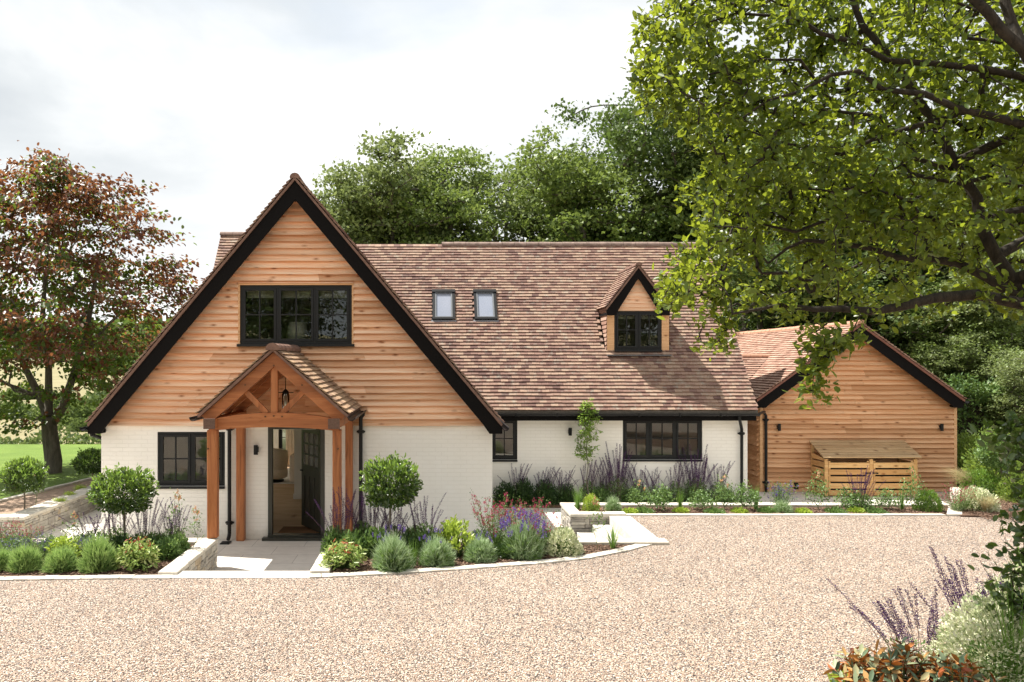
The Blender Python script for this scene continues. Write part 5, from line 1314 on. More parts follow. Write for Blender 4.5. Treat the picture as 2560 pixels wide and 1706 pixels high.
def salvia(seed, n, h, spread, leafn=900, hl=.35, lean=(0,0), flow=SALFLOW, mature=.6, size=.0125, arch=.35):
    t = new_plant('salvia'); sb = MB(); P = []; Q = []
    for k in range(n):
        a = rng.random()*6.28; q = rng.random()**.6; bx, by = math.cos(a)*q*spread*.5, math.sin(a)*q*spread*.5
        H = h*rng.uniform(.62,1.08); le = rng.normal(size=2)*arch*.35*H+np.array([math.cos(a),math.sin(a)])*q*spread*.55+np.array(lean)*H
        pts = [Vector((bx+le[0]*s**1.7, by+le[1]*s**1.7, .05+(H-.05)*s)) for s in (0,.3,.6,.85,1)]
        sb.tube(pts, [.0032,.003,.0026,.002,.0014], 3, cap=False)
        s0 = rng.uniform(.38,.55); ln = H*(1-s0); m = int(ln/.016)
        for j in range(m):
            s = s0+(1-s0)*j/m; p = np.array([bx+le[0]*s**1.7, by+le[1]*s**1.7, .05+(H-.05)*s]); w = size*(1.25-.75*j/m)
            for i in range(4):
                an = 1.57*i+j*.7; P.append(p+np.array([math.cos(an)*w*.55, math.sin(an)*w*.55, rng.normal()*.003])); Q.append((math.cos(an)*.8, math.sin(an)*.8, .7))
    sb.build('stems', SALSTEM, t, local=True)
    P = np.array(P); leaf_mesh('flower_spikes', P, np.array(Q)+rng.normal(size=P.shape)*.25, size*rng.uniform(.7,1.3,len(P)), .8, flow, t, 'diamond')
    if leafn:
        d = sphere_dirs(leafn, .2); d[:,2] = np.abs(d[:,2]); Pl = d*rng.random((leafn,1))**.45*np.array([spread*.75,spread*.75,hl])
        leaf_mesh('foliage', Pl, nrm(d+rng.normal(size=d.shape)*.5), .05*rng.uniform(.6,1.3,leafn), .42, MIDLEAF, t, 'oval', .2, droop=.15)
    return t
def wiry(seed, n, h, spread, flow, leafmat=MIDLEAF, fsize=.022, fl=5, leaves=1200, name='pink_salvia', lsz=.022):
    t = new_plant(name); sb = MB(); P = []; Lp = []
    for k in range(n):
        a = rng.random()*6.28; q = rng.random()**.5; H = h*rng.uniform(.5,1.1); e = np.array([math.cos(a),math.sin(a)])*q*spread
        f = lambda s: np.array([e[0]*(.2+.8*s), e[1]*(.2+.8*s), H*s+.02*math.sin(s*9+k)])
        sb.tube([f(s) for s in (0,.25,.5,.75,1)], [.003,.0027,.0023,.0018,.0012], 3, cap=False)
        for j in range(int(leaves/n)): s = rng.random()**.8; Lp.append(f(s)+rng.normal(size=3)*.03)
        for j in range(fl): s = rng.uniform(.7,1.0); P.append(f(s)+rng.normal(size=3)*.012)
    sb.build('stems', STEMG, t, local=True)
    Lp = np.array(Lp); leaf_mesh('foliage', Lp, rng.normal(size=Lp.shape)+np.array([0,0,.3]), lsz*rng.uniform(.6,1.4,len(Lp)), .5, leafmat, t, 'diamond')
    P = np.repeat(np.array(P), 5, 0); P = P+rng.normal(size=P.shape)*.007
    leaf_mesh('flowers', P, rng.normal(size=P.shape), fsize*rng.uniform(.6,1.3,len(P)), .8, flow, t, 'diamond'); return t
def grass(seed, n, h, spread, mat=GRASSBL, wr=.022, droop=.5, name='grass_tuft', lean=(0,0)):
    t = new_plant(name); mb_v = []; V = []; Fc = []; k0 = 0
    for k in range(n):
        a = rng.random()*6.28; q = rng.random()**.6; L = h*rng.uniform(.6,1.1); out = np.array([math.cos(a),math.sin(a)])*q*spread+np.array(lean)*L*rng.uniform(.6,1.2)
        b = np.array([math.cos(a),math.sin(a)])*.05*rng.random(); w = L*wr/2; sx_, sy_ = -math.sin(a+rng.normal()*.7)*w, math.cos(a+rng.normal()*.7)*w
        for i, s in enumerate((0,.3,.6,.85,1)):
            c = np.array([b[0]+out[0]*s**1.6, b[1]+out[1]*s**1.6, L*(s-droop*.5*s**3)]); ww = (1,.95,.7,.4,.05)[i]
            V.append((c[0]-sx_*ww, c[1]-sy_*ww, c[2])); V.append((c[0]+sx_*ww, c[1]+sy_*ww, c[2]))
        for i in range(4): Fc.append((k0+2*i,k0+2*i+1,k0+2*i+3,k0+2*i+2))
        k0 += 10
    mb = MB(); mb.add(V, Fc); o = mb.build('blades', mat, t, smooth=True, local=True); return t
def rosette(name, seed, n, r, h, L, wr, mat, per=9, stems=True, upw=.55, reds=None, shape='oval', zlo=.45, lup=0.0):
    """leaf whorls on the ends of upright stems"""
    t = new_plant(name); sb = MB(); P = []; D = []
    for k in range(n):
        a = rng.random()*6.28; q = rng.random()**.55; c = np.array([math.cos(a)*q*r, math.sin(a)*q*r, h*(zlo+(1-zlo)*math.sqrt(max(0,1-q*q)))*rng.uniform(.55 if zlo < .4 else .75,1.08)])
        sb.tube([(c[0]*.25,c[1]*.25,0),(c[0]*.7,c[1]*.7,c[2]*.6),tuple(c)], [.006,.005,.004], 5, cap=False)
        ax = nrm(np.array([[c[0]*.8,c[1]*.8,h*.9]]))[0]
        for j in range(per):
            an = 2.4*j; u = np.cross(ax,[1,0,0]); u /= np.linalg.norm(u); v = np.cross(ax,u); rad_ = u*math.cos(an)+v*math.sin(an)
            D.append(rad_*(1-upw)+ax*upw*rng.uniform(.5,1.3)+rng.normal(size=3)*.08); P.append(c-ax*.012*j)
    sb.build('stems', STEMG, t, smooth=True, local=True)
    P, D = np.array(P), np.array(D); LL = L*rng.uniform(.7,1.15,len(P))
    if reds is None: leaf_mesh('foliage', P, D, LL, wr, mat, t, shape, .15, up=lup, droop=.12)
    else:
        s = rng.random(len(P)) < np.clip((P[:,2]/h-.55)*1.2, 0, .75)
        leaf_mesh('foliage', P[~s], D[~s], LL[~s], wr, mat, t, shape, .15, droop=.2); leaf_mesh('red_tips', P[s], D[s], LL[s]*.8, wr, reds, t, shape, .15, droop=.2)
    return t
def loose(name, seed, n, h, spread, mat=MIDLEAF, L=.045, wr=.6, leaves=420, flow=None, fl=0, stem=STEMG, flsize=.03, r=.0055):
    """open stemmed bush such as a young rose"""
    t = new_plant(name); g = Grow([([(0,0,-.02),(0,0,.06)], .008, .007, None)]); T = []
    for k in range(n):
        a = rng.random()*6.28; q = rng.random()**.5; T.append((math.cos(a)*q*spread*(.4+.6*rng.random()), math.sin(a)*q*spread, h*rng.uniform(.35,1.0)*(1.05-.35*q)))
    T = np.array(T); T = T[np.argsort(T[:,2])]; g.reach(T, seg=.1, wob=.1, lift=.12); g.mesh('stems', stem, t, tip=.0016, power=.45, rmax=r)
    E = np.array([g.p[i] for i in g.ends]); per = max(3, leaves//len(E)); idx = np.repeat(np.arange(len(E)), per)
    P = E[idx]+rng.normal(size=(len(idx),3))*np.array([.05,.05,.045]); D = nrm(rng.normal(size=P.shape)+np.array([0,0,.1]))
    leaf_mesh('foliage', P, D, L*rng.uniform(.6,1.2,len(P)), wr, mat, t, 'oval', .2, up=.5, droop=.15)
    if flow:
        top = E[np.argsort(-E[:,2])[:fl]]; P = np.repeat(top, 10, 0)+rng.normal(size=(len(top)*10,3))*.012
        leaf_mesh('flowers', P, rng.normal(size=P.shape)+np.array([0,0,.5]), flsize, .9, flow, t, 'oval', .4)
    return t
placed = set()
def put(proto, x, y, z, label, cat, group=None, rot=None, s=1.0, sz=None, name=None):
    o = proto if proto.name not in placed else copy_tree(proto); placed.add(o.name); placed.add(proto.name)
    o.location = (x,y,z); o.rotation_euler = (0,0,rng.random()*6.28 if rot is None else rot); o.scale = (s,s,sz or s)
    tag(o, label, cat, group); return o
def putpx(proto, px, Y, label, cat, group=None, z=0.0, **k): return put(proto, X(px,Y), Y, z, label, cat, group, **k)

# standard bay trees
b1 = bay(1, .43, .68, .78); b2 = bay(2, .45, .90, .76)
gB = 'clipped bay trees on bare stems'
put(b1, X(61,15.6), 15.6, -.01, 'round topped bay tree nearest the left edge, in the raised lawn border', 'bay tree', gB, s=.87, sz=.97, rot=.3)
put(copy_tree(b1), X(232,18.5), 18.5, -.01, 'bay tree half hidden by the left corner of the house, on the lawn border', 'bay tree', gB, s=.93, sz=.85, rot=2)
put(b2, X(311,12.25), 12.25, 0, 'dark glossy bay tree in the bed left of the oak porch', 'bay tree', gB, s=.95, sz=.98, rot=1)
put(copy_tree(b2), X(975,12.25), 12.25, 0, 'bay tree in the bed right of the oak porch, among purple spikes', 'bay tree', gB, s=.88, sz=1.11, rot=4)
# lavender cushions along the front kerb
lavA = mound('lavender', 3, .27, .36, 3000, .12, .045, LAVLIME, shell=.35); lavB = mound('lavender', 4, .27, .38, 3200, .12, .045, LAVLEAF, flowers=LAVFLOW, fl_n=14, shell=.35); lavC = mound('lavender', 5, .25, .36, 3000, .12, .045, LAVLEAF, flowers=LAVFLOW, fl_n=90, shell=.35)
gL = 'lavender cushions along the front kerb'
for px, Y, pr, s, sz, lb in ((0,11.25,lavA,.8,.8,'lavender cushion cut off by the left edge of the photo'), (63,11.2,lavA,.83,.95,'pale green lavender cushion, first whole one from the left edge'),
      (153,11.2,lavA,.85,.9,'pale green lavender cushion, second whole one from the left edge'), (246,11.22,lavA,.92,1.25,'tallest lime green lavender left of the nandina'),
      (981,11.25,lavB,1.0,1.2,'large grey green lavender right of the porch nandina'), (1092,11.5,lavB,.93,1.0,'lavender cushion under the yellow leaved shrub'),
      (1200,11.75,lavB,.85,.85,'smallest lavender cushion, between yellow shrub and flowering lavender'), (1307,11.95,lavC,1.15,1.45,'tall lavender in full purple flower near the right end of the front bed')):
    putpx(pr, px, Y, lb, 'lavender', gL, s=s, sz=sz)
vb = mound('variegated_shrub', 6, .27, .33, 2600, .038, .5, VARLEAF, 'oval', .75, .3)
putpx(vb, 1408, 12.15, 'cream and green rounded shrub at the right end of the front bed', 'shrub', s=1.0, sz=1.15)
# nandinas
nan = rosette('nandina', 7, 95, .30, .34, .075, .34, NANLEAF, per=9, upw=.25, reds=NANRED, zlo=.2)
putpx(nan, 345, 11.3, 'nandina with green and cream leaves and red tips left of the porch wall', 'nandina', 'nandinas beside the entrance steps', s=1.0, sz=1.25)
putpx(nan, 858, 11.35, 'nandina with orange red tips beside the right entrance coping', 'nandina', 'nandinas beside the entrance steps', s=1.05, sz=1.1)
# yellow leaved shrub
ch = rosette('yellow_leaved_shrub', 8, 60, .26, .44, .085, .36, LIMELEAF, per=9, upw=.5, zlo=.25)
putpx(ch, 1140, 12.0, 'upright shrub with large yellow green leaves in the right front bed', 'shrub', 'yellow leaved shrubs', s=1.0, sz=1.2)
putpx(ch, 165, 11.75, 'low yellow leaved shrub behind the lavenders in the left bed', 'shrub', 'yellow leaved shrubs', s=.95, sz=.75)
# salvias
sv1 = salvia(9, 32, .86, .42, 700, .30); sv2 = salvia(10, 22, .72, .34, 700, .34, arch=.5); sv3 = salvia(11, 22, .6, .3, 650, .3, arch=.7)
gS = 'purple spiked salvias'
for px, Y, pr, s, sz, lb in ((235,12.4,sv3,1,.95,'thin salvia at the left end of the spikes against the white wall'), (292,12.5,sv2,.9,.95,'salvia directly behind the left bed bay tree stem'),
      (365,12.45,sv1,.85,.88,'dense salvia between the left bay tree and the oak post'), (430,12.4,sv2,.9,1.02,'salvia with violet spikes near the front left oak post'), 
      (855,12.35,sv1,.95,1.05,'violet salvia in front of the right oak posts'), (925,12.45,sv1,.95,.98,'salvia beside the black downpipe right of the porch'), (985,12.5,sv2,1.0,1.02,'salvia behind the right bay tree stem'), (1060,12.45,sv2,1.0,1.12,'salvia with tall spikes curving right of the bay tree')):
    putpx(pr, px, Y, lb, 'salvia', gS, s=s, sz=sz)
pk = wiry(12, 60, .62, .42, PINKFLOW, fl=4, leaves=2600, fsize=.019); rb = wiry(13, 40, .40, .36, LAVFLOW, fsize=.015, fl=5, leaves=2400, name='blue_sage', lsz=.03)
gP = 'pink flowered salvias'
for px, Y, s, sz, lb in ((10,12.4,.7,.7,'pink salvia at the far left of the left bed'), (70,12.5,.6,.5,'pink salvia with few flowers behind the left lavenders'), (1235,12.4,1.0,1.25,'pink salvia left of the side steps against the white wall'), (1330,12.2,1.0,1.2,'pink salvia with most flowers, behind the flowering lavender')):
    putpx(pk, px, Y, lb, 'salvia', gP, s=s, sz=sz)
for px, Y, lb in ((30,11.8,'low blue flowered sage at the far left behind the lavenders'), (105,11.85,'low blue flowered sage behind the second lavender'), (215,11.9,'blue flowered sage left of the bay tree foot')):
    putpx(rb, px, Y, lb, 'sage', 'low blue flowered sages', s=.85, sz=.85)
lb1 = mound('leafy_bush', 14, .26, .34, 1500, .05, .5, MIDLEAF, 'oval', .4, .4); lb2 = mound('dark_bush', 15, .26, .34, 1500, .05, .5, DARKLEAF, 'oval', .4, .3)
gM = 'leafy green bushes in the front beds'
for px, Y, pr, s, sz, lb in ((300,11.95,lb2,.85,.95,'dark leafy bush at the foot of the left bay tree'), (372,11.95,lb2,.8,.85,'dark bush behind the left nandina'), (415,11.9,lb1,.9,.85,'leafy bush left of the porch coping'), (440,12.3,lb1,.8,.8,'leafy bush in the corner by the front left oak post'),
      (880,12.0,lb1,1.0,1.1,'leafy bush behind the right nandina'), (940,12.1,lb1,1.0,1.15,'leafy bush behind the large grey green lavender'), (1010,12.1,lb2,.8,.9,'dark leafy bush at the foot of the right bay tree'), (1060,12.2,lb1,.85,.95,'leafy bush left of the yellow shrub'), (1262,11.95,lb2,.7,.6,'dark low bush left of the flowering lavender')):
    putpx(pr, px, Y, lb, 'bush', gM, s=s, sz=sz)
for px, Y, s, sz, lb in ((20,12.2,.8,.7,'low leafy bush at the left edge of the left bed'),(130,12.2,.8,.7,'low leafy bush behind the left lavenders'),(205,12.35,.7,.7,'low leafy bush left of the bay tree in the left bed'),(345,12.3,.75,.7,'leafy bush below the violet spikes in the left bed'),(388,12.35,.7,.8,'leafy bush before the white wall in the left bed'),
      (835,12.2,.8,1.15,'leafy bush at the foot of the right oak posts'),(905,12.45,.8,1.2,'leafy bush at the foot of the downpipe right of the porch'),(1035,12.45,.75,1.0,'leafy bush behind the second grey lavender'),(1090,12.5,.7,.8,'leafy bush against the right planter wall'),(1195,12.5,.8,.8,'leafy bush below the pink salvia'),(1245,12.3,.7,.75,'leafy bush left of the flowering lavender'),(1365,12.3,.8,.95,'leafy bush behind the cream shrub')):
    putpx(lb1, px, Y, lb, 'bush', gM, s=s, sz=sz)
rs1 = loose('rose_bush', 16, 22, .78, .20, L=.04, leaves=150, flow=ROSEFLOW, fl=5); rs2 = loose('rose_bush', 17, 34, .55, .24, L=.04, leaves=420, flow=ROSEFLOW, fl=3); rs3 = loose('rose_bush', 18, 40, .42, .25, L=.045, leaves=620)
gR = 'young roses in the beds'
for px, Y, pr, s, sz, lb in ((437,12.55,rs1,.8,1.2,'tall thin rose stem with peach buds before the white wall'), (482,12.3,rs1,.8,.92,'rose with orange buds beside the front left oak post'), (178,12.35,rs1,.85,.8,'thin rose in the left bed before the stone wall'), (1300,12.6,rs1,.7,.9,'thin rose stem in the pink flowers before the gable corner'),
      (1493,12.45,rs1,.72,1.1,'leafy rose stem in the bed before the side steps'), (90,16.3,rs1,.9,.9,'pale rose on the raised border beside the left bay tree'),
      (1600,15.75,rs2,.95,1.0,'rose with orange tinted leaves, leftmost in the long strip'), (1650,15.65,rs3,1.05,1.1,'bushy rose with pale leaves in the long strip under the big window'), (1755,15.7,rs3,.95,.85,'bright green low bush in the long strip right of the big window'), (1812,15.75,rs2,1.0,1.15,'rose with rust coloured leaves left of the white wall corner'), 
      (1866,15.75,rs3,1.0,1.15,'leafy rose before the white wall corner'), (2045,15.75,rs2,.95,1.3,'rose before the left post of the bin store'), (2122,15.75,rs3,.9,.95,'leafy rose before the left bin store door'), (2220,15.75,rs3,.95,.9,'low bush before the right bin store door'), (2280,15.75,rs2,.95,1.4,'tall rose before the right post of the bin store')):
    putpx(pr, px, Y, lb, 'rose', gR, s=s, sz=sz)
gt = grass(19, 70, .42, .26); gt2 = grass(20, 60, .42, .10, droop=.1)
gG = 'green grass tufts'
for px, Y, pr, s, sz, lb in ((1533,12.5,gt,.95,1.0,'grass tuft before the side steps'), (1034,11.45,gt2,.8,.9,'upright grass between two lavenders'), (1445,15.8,gt2,1.1,1.1,'upright grass in the raised planter corner'), (1700,15.9,gt2,.9,.9,'upright grass under the big window'), (1890,15.8,gt2,.8,1.15,'thin upright grass by the cottage downpipe'), (2255,15.8,gt2,.8,1.0,'thin upright grass before the bin store')):
    putpx(pr, px, Y, lb, 'grass', gG, s=s, sz=sz)
# planter strip
bx = mound('box_ball', 21, .21, .36, 2600, .025, .55, LIMELEAF, 'oval', .72, .2, core=BOXLEAF); putpx(bx, 1477, 15.7, 'yellow green clipped ball in the raised planter corner', 'box ball', 'clipped box balls', s=.8, sz=.86)
bx2 = mound('box_ball', 22, .27, .4, 3200, .028, .55, BOXLEAF, 'oval', .72, .2); putpx(bx2, 2320, 15.7, 'bright green clipped ball at the right end of the long strip', 'box ball', 'clipped box balls', s=.93, sz=1.0)
lv2 = mound('small_lavender', 23, .16, .22, 1400, .06, .05, LAVLEAF)
putpx(lv2, 1533, 15.65, 'small grey lavender beside the yellow green ball', 'lavender', 'small grey lavenders in the long strip', s=1.05, sz=1.3); putpx(lv2, 1957, 15.5, 'small grey lavender below the blue flowers before the annexe corner', 'lavender', 'small grey lavenders in the long strip', s=1.15, sz=1.1)
cs = wiry(24, 40, .5, .3, LAVFLOW, MIDLEAF, .016, 5, 1500, 'catmint', .03); putpx(cs, 1955, 15.8, 'catmint with pale leaves and blue flowers before the annexe corner', 'catmint', s=1.0, sz=1.05)
gc = mound('ground_cover', 25, .16, .09, 500, .04, .5, LIMELEAF, 'oval', .3, .3, core=MIDLEAF)
gc2 = mound('ground_cover', 26, .2, .1, 600, .04, .5, MIDLEAF, 'oval', .3, .3)
for k, px in enumerate((1575,1610,1702,1786,1848,1918,2008,2090,2140,2190)):
    putpx((gc,gc2)[k%2], px, 15.45+(k%3)*.04, ['low green mat by the end of the raised planter','low spreading mat left of the big rose','small lime mat under the big window','small mat right of the bright green bush','small lime mat before the cottage corner','small mat left of the small lavender','lime mat before the paving beside the bin store','small mat before the left bin store post','grey green mat spilling over the kerb','mat before the right bin store door'][k], 'ground cover', 'low mats along the long strip')
# bed against the recessed wall
db1 = mound('dark_bush', 27, .30, .5, 1800, .05, .45, DARKLEAF, 'oval', .45, .4)
gD = 'dark bushes at the foot of the recessed wall'
for px, s, sz, lb in ((1262,.95,1.0,'dark bush nearest the gable corner'), (1312,.9,1.15,'dark bush under the white wall, second from the gable corner'), (1365,1.0,1.1,'dark bush left of the raised planter'), (1418,.8,.9,'dark bush behind the corner of the raised planter')):
    putpx(db1, px, 18.42, lb, 'bush', gD, z=-.34, s=s, sz=sz)
sw = salvia(28, 34, 1.25, .42, 1100, .62, arch=.22, size=.016); sw2 = salvia(29, 18, .95, .30, 700, .5, arch=.6, size=.014)
for px, pr, s, sz, lb in ((1295,sw2,.9,.95,'dark spiked salvia above the bush nearest the gable corner'), (1362,sw2,1.05,.88,'twisting dark salvia spikes left of the planter'), (1405,sw2,.9,.85,'dark salvia left of the young tree'), (1472,sw2,.95,1.05,'thin salvia at the foot of the young tree'),
      (1508,sw2,.8,.98,'salvia between young tree and the tallest spikes'), (1545,sw,1.0,1.02,'tallest dense purple salvia left of the big window'), (1595,sw2,.95,.9,'low salvia under the left of the big window'), (1635,sw2,.9,.82,'low dark salvia under the middle of the big window'), (1690,sw2,.9,1.0,'salvia under the right of the big window'),
      (1738,sw,1.05,.98,'large purple salvia under the right corner of the big window'), (1797,sw2,1.0,1.0,'salvia near the cottage downpipe')):
    putpx(pr, px, 18.45, lb, 'salvia', 'salvias along the recessed wall', z=-.34, s=s, sz=sz)
for px, s, lb in ((1500,1.0,'green bush behind the yellow green ball'), (1580,.95,'green bush under the left side of the big window'), (1660,.9,'green bush under the middle of the big window'), (1745,1.1,'green bush under the large right salvia'), (1815,.9,'green bush at the end of the wall bed')):
    putpx(lb1, px, 18.35, lb, 'bush', 'green bushes in the wall bed', z=-.34, s=s, sz=s*1.1)
sv4 = salvia(30, 26, .85, .34, 900, .38, arch=.3, lean=(-.12,0)); putpx(sv4, 2150, 15.75, 'violet salvia standing before the bin store doors', 'salvia', s=.95, sz=.95)
# young tree at the wall
yt_ = new_plant('young_tree'); T = []
for z, r, n in ((2.02,.13,16),(1.85,.20,22),(1.68,.28,26),(1.5,.30,26),(1.36,.26,20),(1.15,.24,20),(1.03,.28,18)):
    for k in range(n): a = rng.random()*6.28; q = rng.random()**.6; T.append((math.cos(a)*r*q, math.sin(a)*r*q*.7, z+rng.normal()*.05))
T = np.array(T); T = T[np.argsort(T[:,2])]
g = Grow([([(0,0,-.02),(.03,0,.25),(-.02,0,.5),(.02,0,.8),(-.02,0,1.1),(.0,0,1.5),(.0,0,1.95)], .014, .004, None)]); g.reach(T, seg=.1, wob=.06, lift=.05); g.mesh('trunk', BARKL, yt_, tip=.0016, rmax=.006)
idx = np.repeat(np.arange(len(T)), 9); P = T[idx]+rng.normal(size=(len(idx),3))*.03; leaf_mesh('foliage', P, rng.normal(size=P.shape)*np.array([1,1,.4]), .065*rng.uniform(.7,1.2,len(P)), .5, m_leaf('fresh_green_leaves', LG((.12,.22,.03),(.2,.32,.05),(.28,.40,.08)), (.5,.7,.1), .3, .4, .4, .2, 4), yt_, 'oval', .2, up=.6, droop=.15)
putpx(yt_, 1468, 18.3, 'slender young tree with fresh green leaves against the recessed white wall', 'tree', z=-.34, rot=0, s=1.0, sz=1.07)
# raised lawn border greens
lw = loose('perennial', 31, 40, .16, .3, LIMELEAF, .05, .6, 500)
for k,(px,Y) in enumerate(((150,16.5),(175,17.3),(200,18.2))): putpx(lw, px, Y, ['low lime green clump on the raised border, nearest','low lime green clump on the raised border, middle one','low lime green clump on the raised border, farthest'][k], 'perennial', 'lime clumps on the raised border', s=.55)

# ------------------------------------------------------------------ right hand border
st1 = grass(32, 420, .85, .35, STIPA, .008, .75, 'feather_grass', lean=(-.55,-.1)); st2 = grass(33, 380, .45, .34, STIPA, .010, .9, 'feather_grass', lean=(.1,-.1))
put(st1, X(2425,17.6), 17.6, .0, 'pale feathery grass sweeping left before the annexe corner', 'grass', 'feather grasses in the right border', rot=0)
put(st2, X(2462,15.4), 15.4, .03, 'low tawny feather grass before the cream shrub', 'grass', 'feather grasses in the right border', s=1.1, rot=0)
putpx(bx2, 2455, 17.4, 'large rounded green shrub right of the feathery grass', 'shrub', z=.0, s=1.5, sz=1.45)
putpx(vb, 2440, 15.7, 'pale variegated shrub at the right end of the gravel', 'shrub', 'cream shrubs in the right border', z=.0, s=1.35, sz=1.3); putpx(pk, 2395, 15.5, 'pink flecked salvia by the white kerb wall', 'salvia', gP, z=.0, s=.75, sz=.8)
lolly = bay(34, .42, .95, .95, .1)
for ch_ in lolly.children:
    if ch_.name.startswith('foliage'): ch_.data.materials[0] = MIDLEAF
putpx(lolly, 2503, 17.2, 'lollipop shaped small leaved tree in the right border', 'standard tree', z=-.0, s=1.0, sz=1.0)
lh = mound('lime_shrub', 35, .7, 1.5, 3800, .08, .5, m_leaf('spring_leaves', LG((.09,.15,.025),(.15,.23,.04),(.22,.30,.06)), (.5,.65,.1), .3, .4, .4, .3, 2), 'oval', .5, .3)
putpx(lh, 2492, 18.6, 'light green shrub behind the lollipop tree', 'shrub', 'tall shrubs in the right border', z=-.1, s=1.0, sz=.98); putpx(lh, 2420, 20.8, 'light green shrub beside the annexe corner', 'shrub', 'tall shrubs in the right border', z=-.3, s=.8, sz=.9); putpx(lh, 2560, 16.6, 'light green shrub cut by the right edge behind the gravel', 'shrub', 'tall shrubs in the right border', z=-.1, s=.7, sz=.62)
def hedge_block(label, x0, x1, y0, y1, h, n, mat, seed):
    t = new_plant('hedge'); P = np.stack([rng.uniform(x0,x1,n), rng.uniform(y0,y1,n), rng.random(n)**.8*h], 1)
    c = np.array([(x0+x1)/2,(y0+y1)/2,h*.5]); e = np.array([(x1-x0)/2,(y1-y0)/2,h*.5]); u = (P-c)/e; k = rng.integers(0,3,n)
    for i in range(n):
        if k[i] == 0: u[i,1] = -1
        elif k[i] == 1: u[i,2] = 1
        else: u[i,0] = np.sign(u[i,0])
    w = 1+.12*np.sin(u[:,:1]*9+seed)*np.sin(u[:,2:3]*8)+.09*np.sin(u[:,:1]*23)+.08*np.sin(u[:,2:3]*19+u[:,:1]*7); P = c+u*e*w*rng.uniform(.82,1.03,(n,1))
    leaf_mesh('foliage', P, nrm(u*.6+rng.normal(size=u.shape)*.7), .11*rng.uniform(.6,1.2,n), .5, mat, t, 'diamond', .3, up=.4)
    mb = MB(); mb.box(x0+.25,x1-.25,y0+.25,y1-.25,-.2,h-.3); mb.build('branches', BARKD, t, local=True)
    tag(t, label, 'hedge'); t.location = (0,0,-.4); return t
hedge_block('dark evergreen hedge behind the right corner of the annexe', 13.1, 15.6, 22.4, 23.4, 2.5, 9000, YEWLEAF, 1)
hb2 = mound('hedge_shrub', 36, 1.6, 3.2, 7000, .13, .5, WOODLEAF, 'oval', .6, .3)
for k,(x,y,s,sz) in enumerate(((14.6,24.6,.9,.75),(17.6,24.2,.95,.75),(20.2,24.8,1.1,.8),(17.3,22.0,.75,.5))):
    put(hb2, x, y, -.4, ['leafy shrub rising behind the hedge by the annexe','leafy shrub behind the lollipop tree','leafy shrub at the right edge under the wood','rounded leafy shrub at the right edge behind the border'][k], 'shrub', 'shrubs under the wood', s=s, sz=sz)
for k,(pr,px,py,Y,w) in enumerate(((protoB,2330,790,27.5,1.3),(protoA,2430,840,25.8,1.35),(protoB,2520,800,25.5,1.4),(protoC,2290,700,30,1.2),(protoA,2570,880,22.6,1.3))):
    place_tree(pr, px, py, Y, ['small leafy tree just above the right slope of the annexe roof','small bright tree behind the right corner of the annexe','small leafy tree at the right edge above the border','dark small tree filling the gap behind the annexe roof','bushy small tree at the right edge near the border'][k], k*1.3, w, group='small trees at the wood edge by the annexe')
# ------------------------------------------------------------------ near bottom right corner
rh = rosette('rhododendron', 37, 75, .50, .60, .125, .36, RHODO, per=10, upw=.40, zlo=.3, lup=.55)
put(rh, X(2235,6.6), 6.6, -.02, 'rhododendron with rust backed leaves at the bottom edge', 'rhododendron', 'rhododendrons in the near bed', s=.9, sz=.93); put(rh, X(2390,6.35), 6.35, -.05, 'smaller rhododendron cut by the bottom edge, right of the first', 'rhododendron', 'rhododendrons in the near bed', s=.8, sz=.95)
vb2 = mound('variegated_shrub', 38, .52, .95, 7500, .042, .5, VARLEAF, 'oval', .72, .25); put(vb2, X(2490,7.2), 7.2, .0, 'large cream and green shrub in the bottom right corner', 'shrub', s=1.0, sz=.80); put(vb2, X(2600,7.9), 7.9, .0, 'cream and green shrub cut by the right edge', 'shrub', s=1.0, sz=.95)
sn = salvia(39, 26, .85, .5, 260, .3, lean=(-.35,0), arch=.4, size=.016); put(sn, X(2275,7.6), 7.6, .0, 'leaning dark violet salvia left of the cream shrub', 'salvia', 'salvias in the near bed', s=.85, sz=.85, rot=0)
sn2 = salvia(40, 26, .90, .55, 200, .3, lean=(-.22,0), arch=.3, size=.017); put(sn2, X(2440,7.9), 7.9, .0, 'dark salvia spikes rising behind the cream shrub', 'salvia', 'salvias in the near bed', s=.95, sz=1.02, rot=0)
br = rosette('broad_leaved_plant', 41, 5, .14, .16, .16, .6, LIMELEAF, per=6, upw=.2); put(br, X(2110,6.95), 6.95, .0, 'broad pale green leaves at the left foot of the rhododendron', 'perennial', s=1.15)
gb = grass(42, 60, 1.15, .3, GRASSBL, .012, .3, 'tall_grass'); put(gb, X(2535,6.9), 6.9, 0, 'tall green grass blades at the bottom right corner', 'grass', 'tall grasses in the near bed', s=1.0); put(gb, X(2590,7.3), 7.3, 0, 'thin grass blades cut by the right edge', 'grass', 'tall grasses in the near bed', s=1.2)
cl = new_plant('laurel_shrub'); T = []
for k in range(190):
    z = rng.uniform(.9,2.7); T.append((rng.normal()*.13-.10+.12*math.sin(z*4), rng.normal()*.15, z))
T = np.array(T); T = T[np.argsort(T[:,2])]; g = Grow([([(.3,0,0),(.2,0,.8),(.1,0,1.6),(.05,0,2.4)], .02, .008, None)]); g.reach(T, seg=.1, wob=.1); g.mesh('stems', BARKD, cl, tip=.002, rmax=.01)
idx = np.repeat(np.arange(len(T)), 6); P = T[idx]+rng.normal(size=(len(idx),3))*.04; leaf_mesh('foliage', P, rng.normal(size=P.shape)+np.array([-.3,0,0]), .085*rng.uniform(.7,1.2,len(P)), .6, BAYLEAF, cl, 'oval', .2, up=.3, droop=.15)
put(cl, X(2605,7.0), 7.0, -.35, 'dark glossy leaved shrub hanging in at the right edge', 'shrub', rot=0, s=.95, sz=1.0)
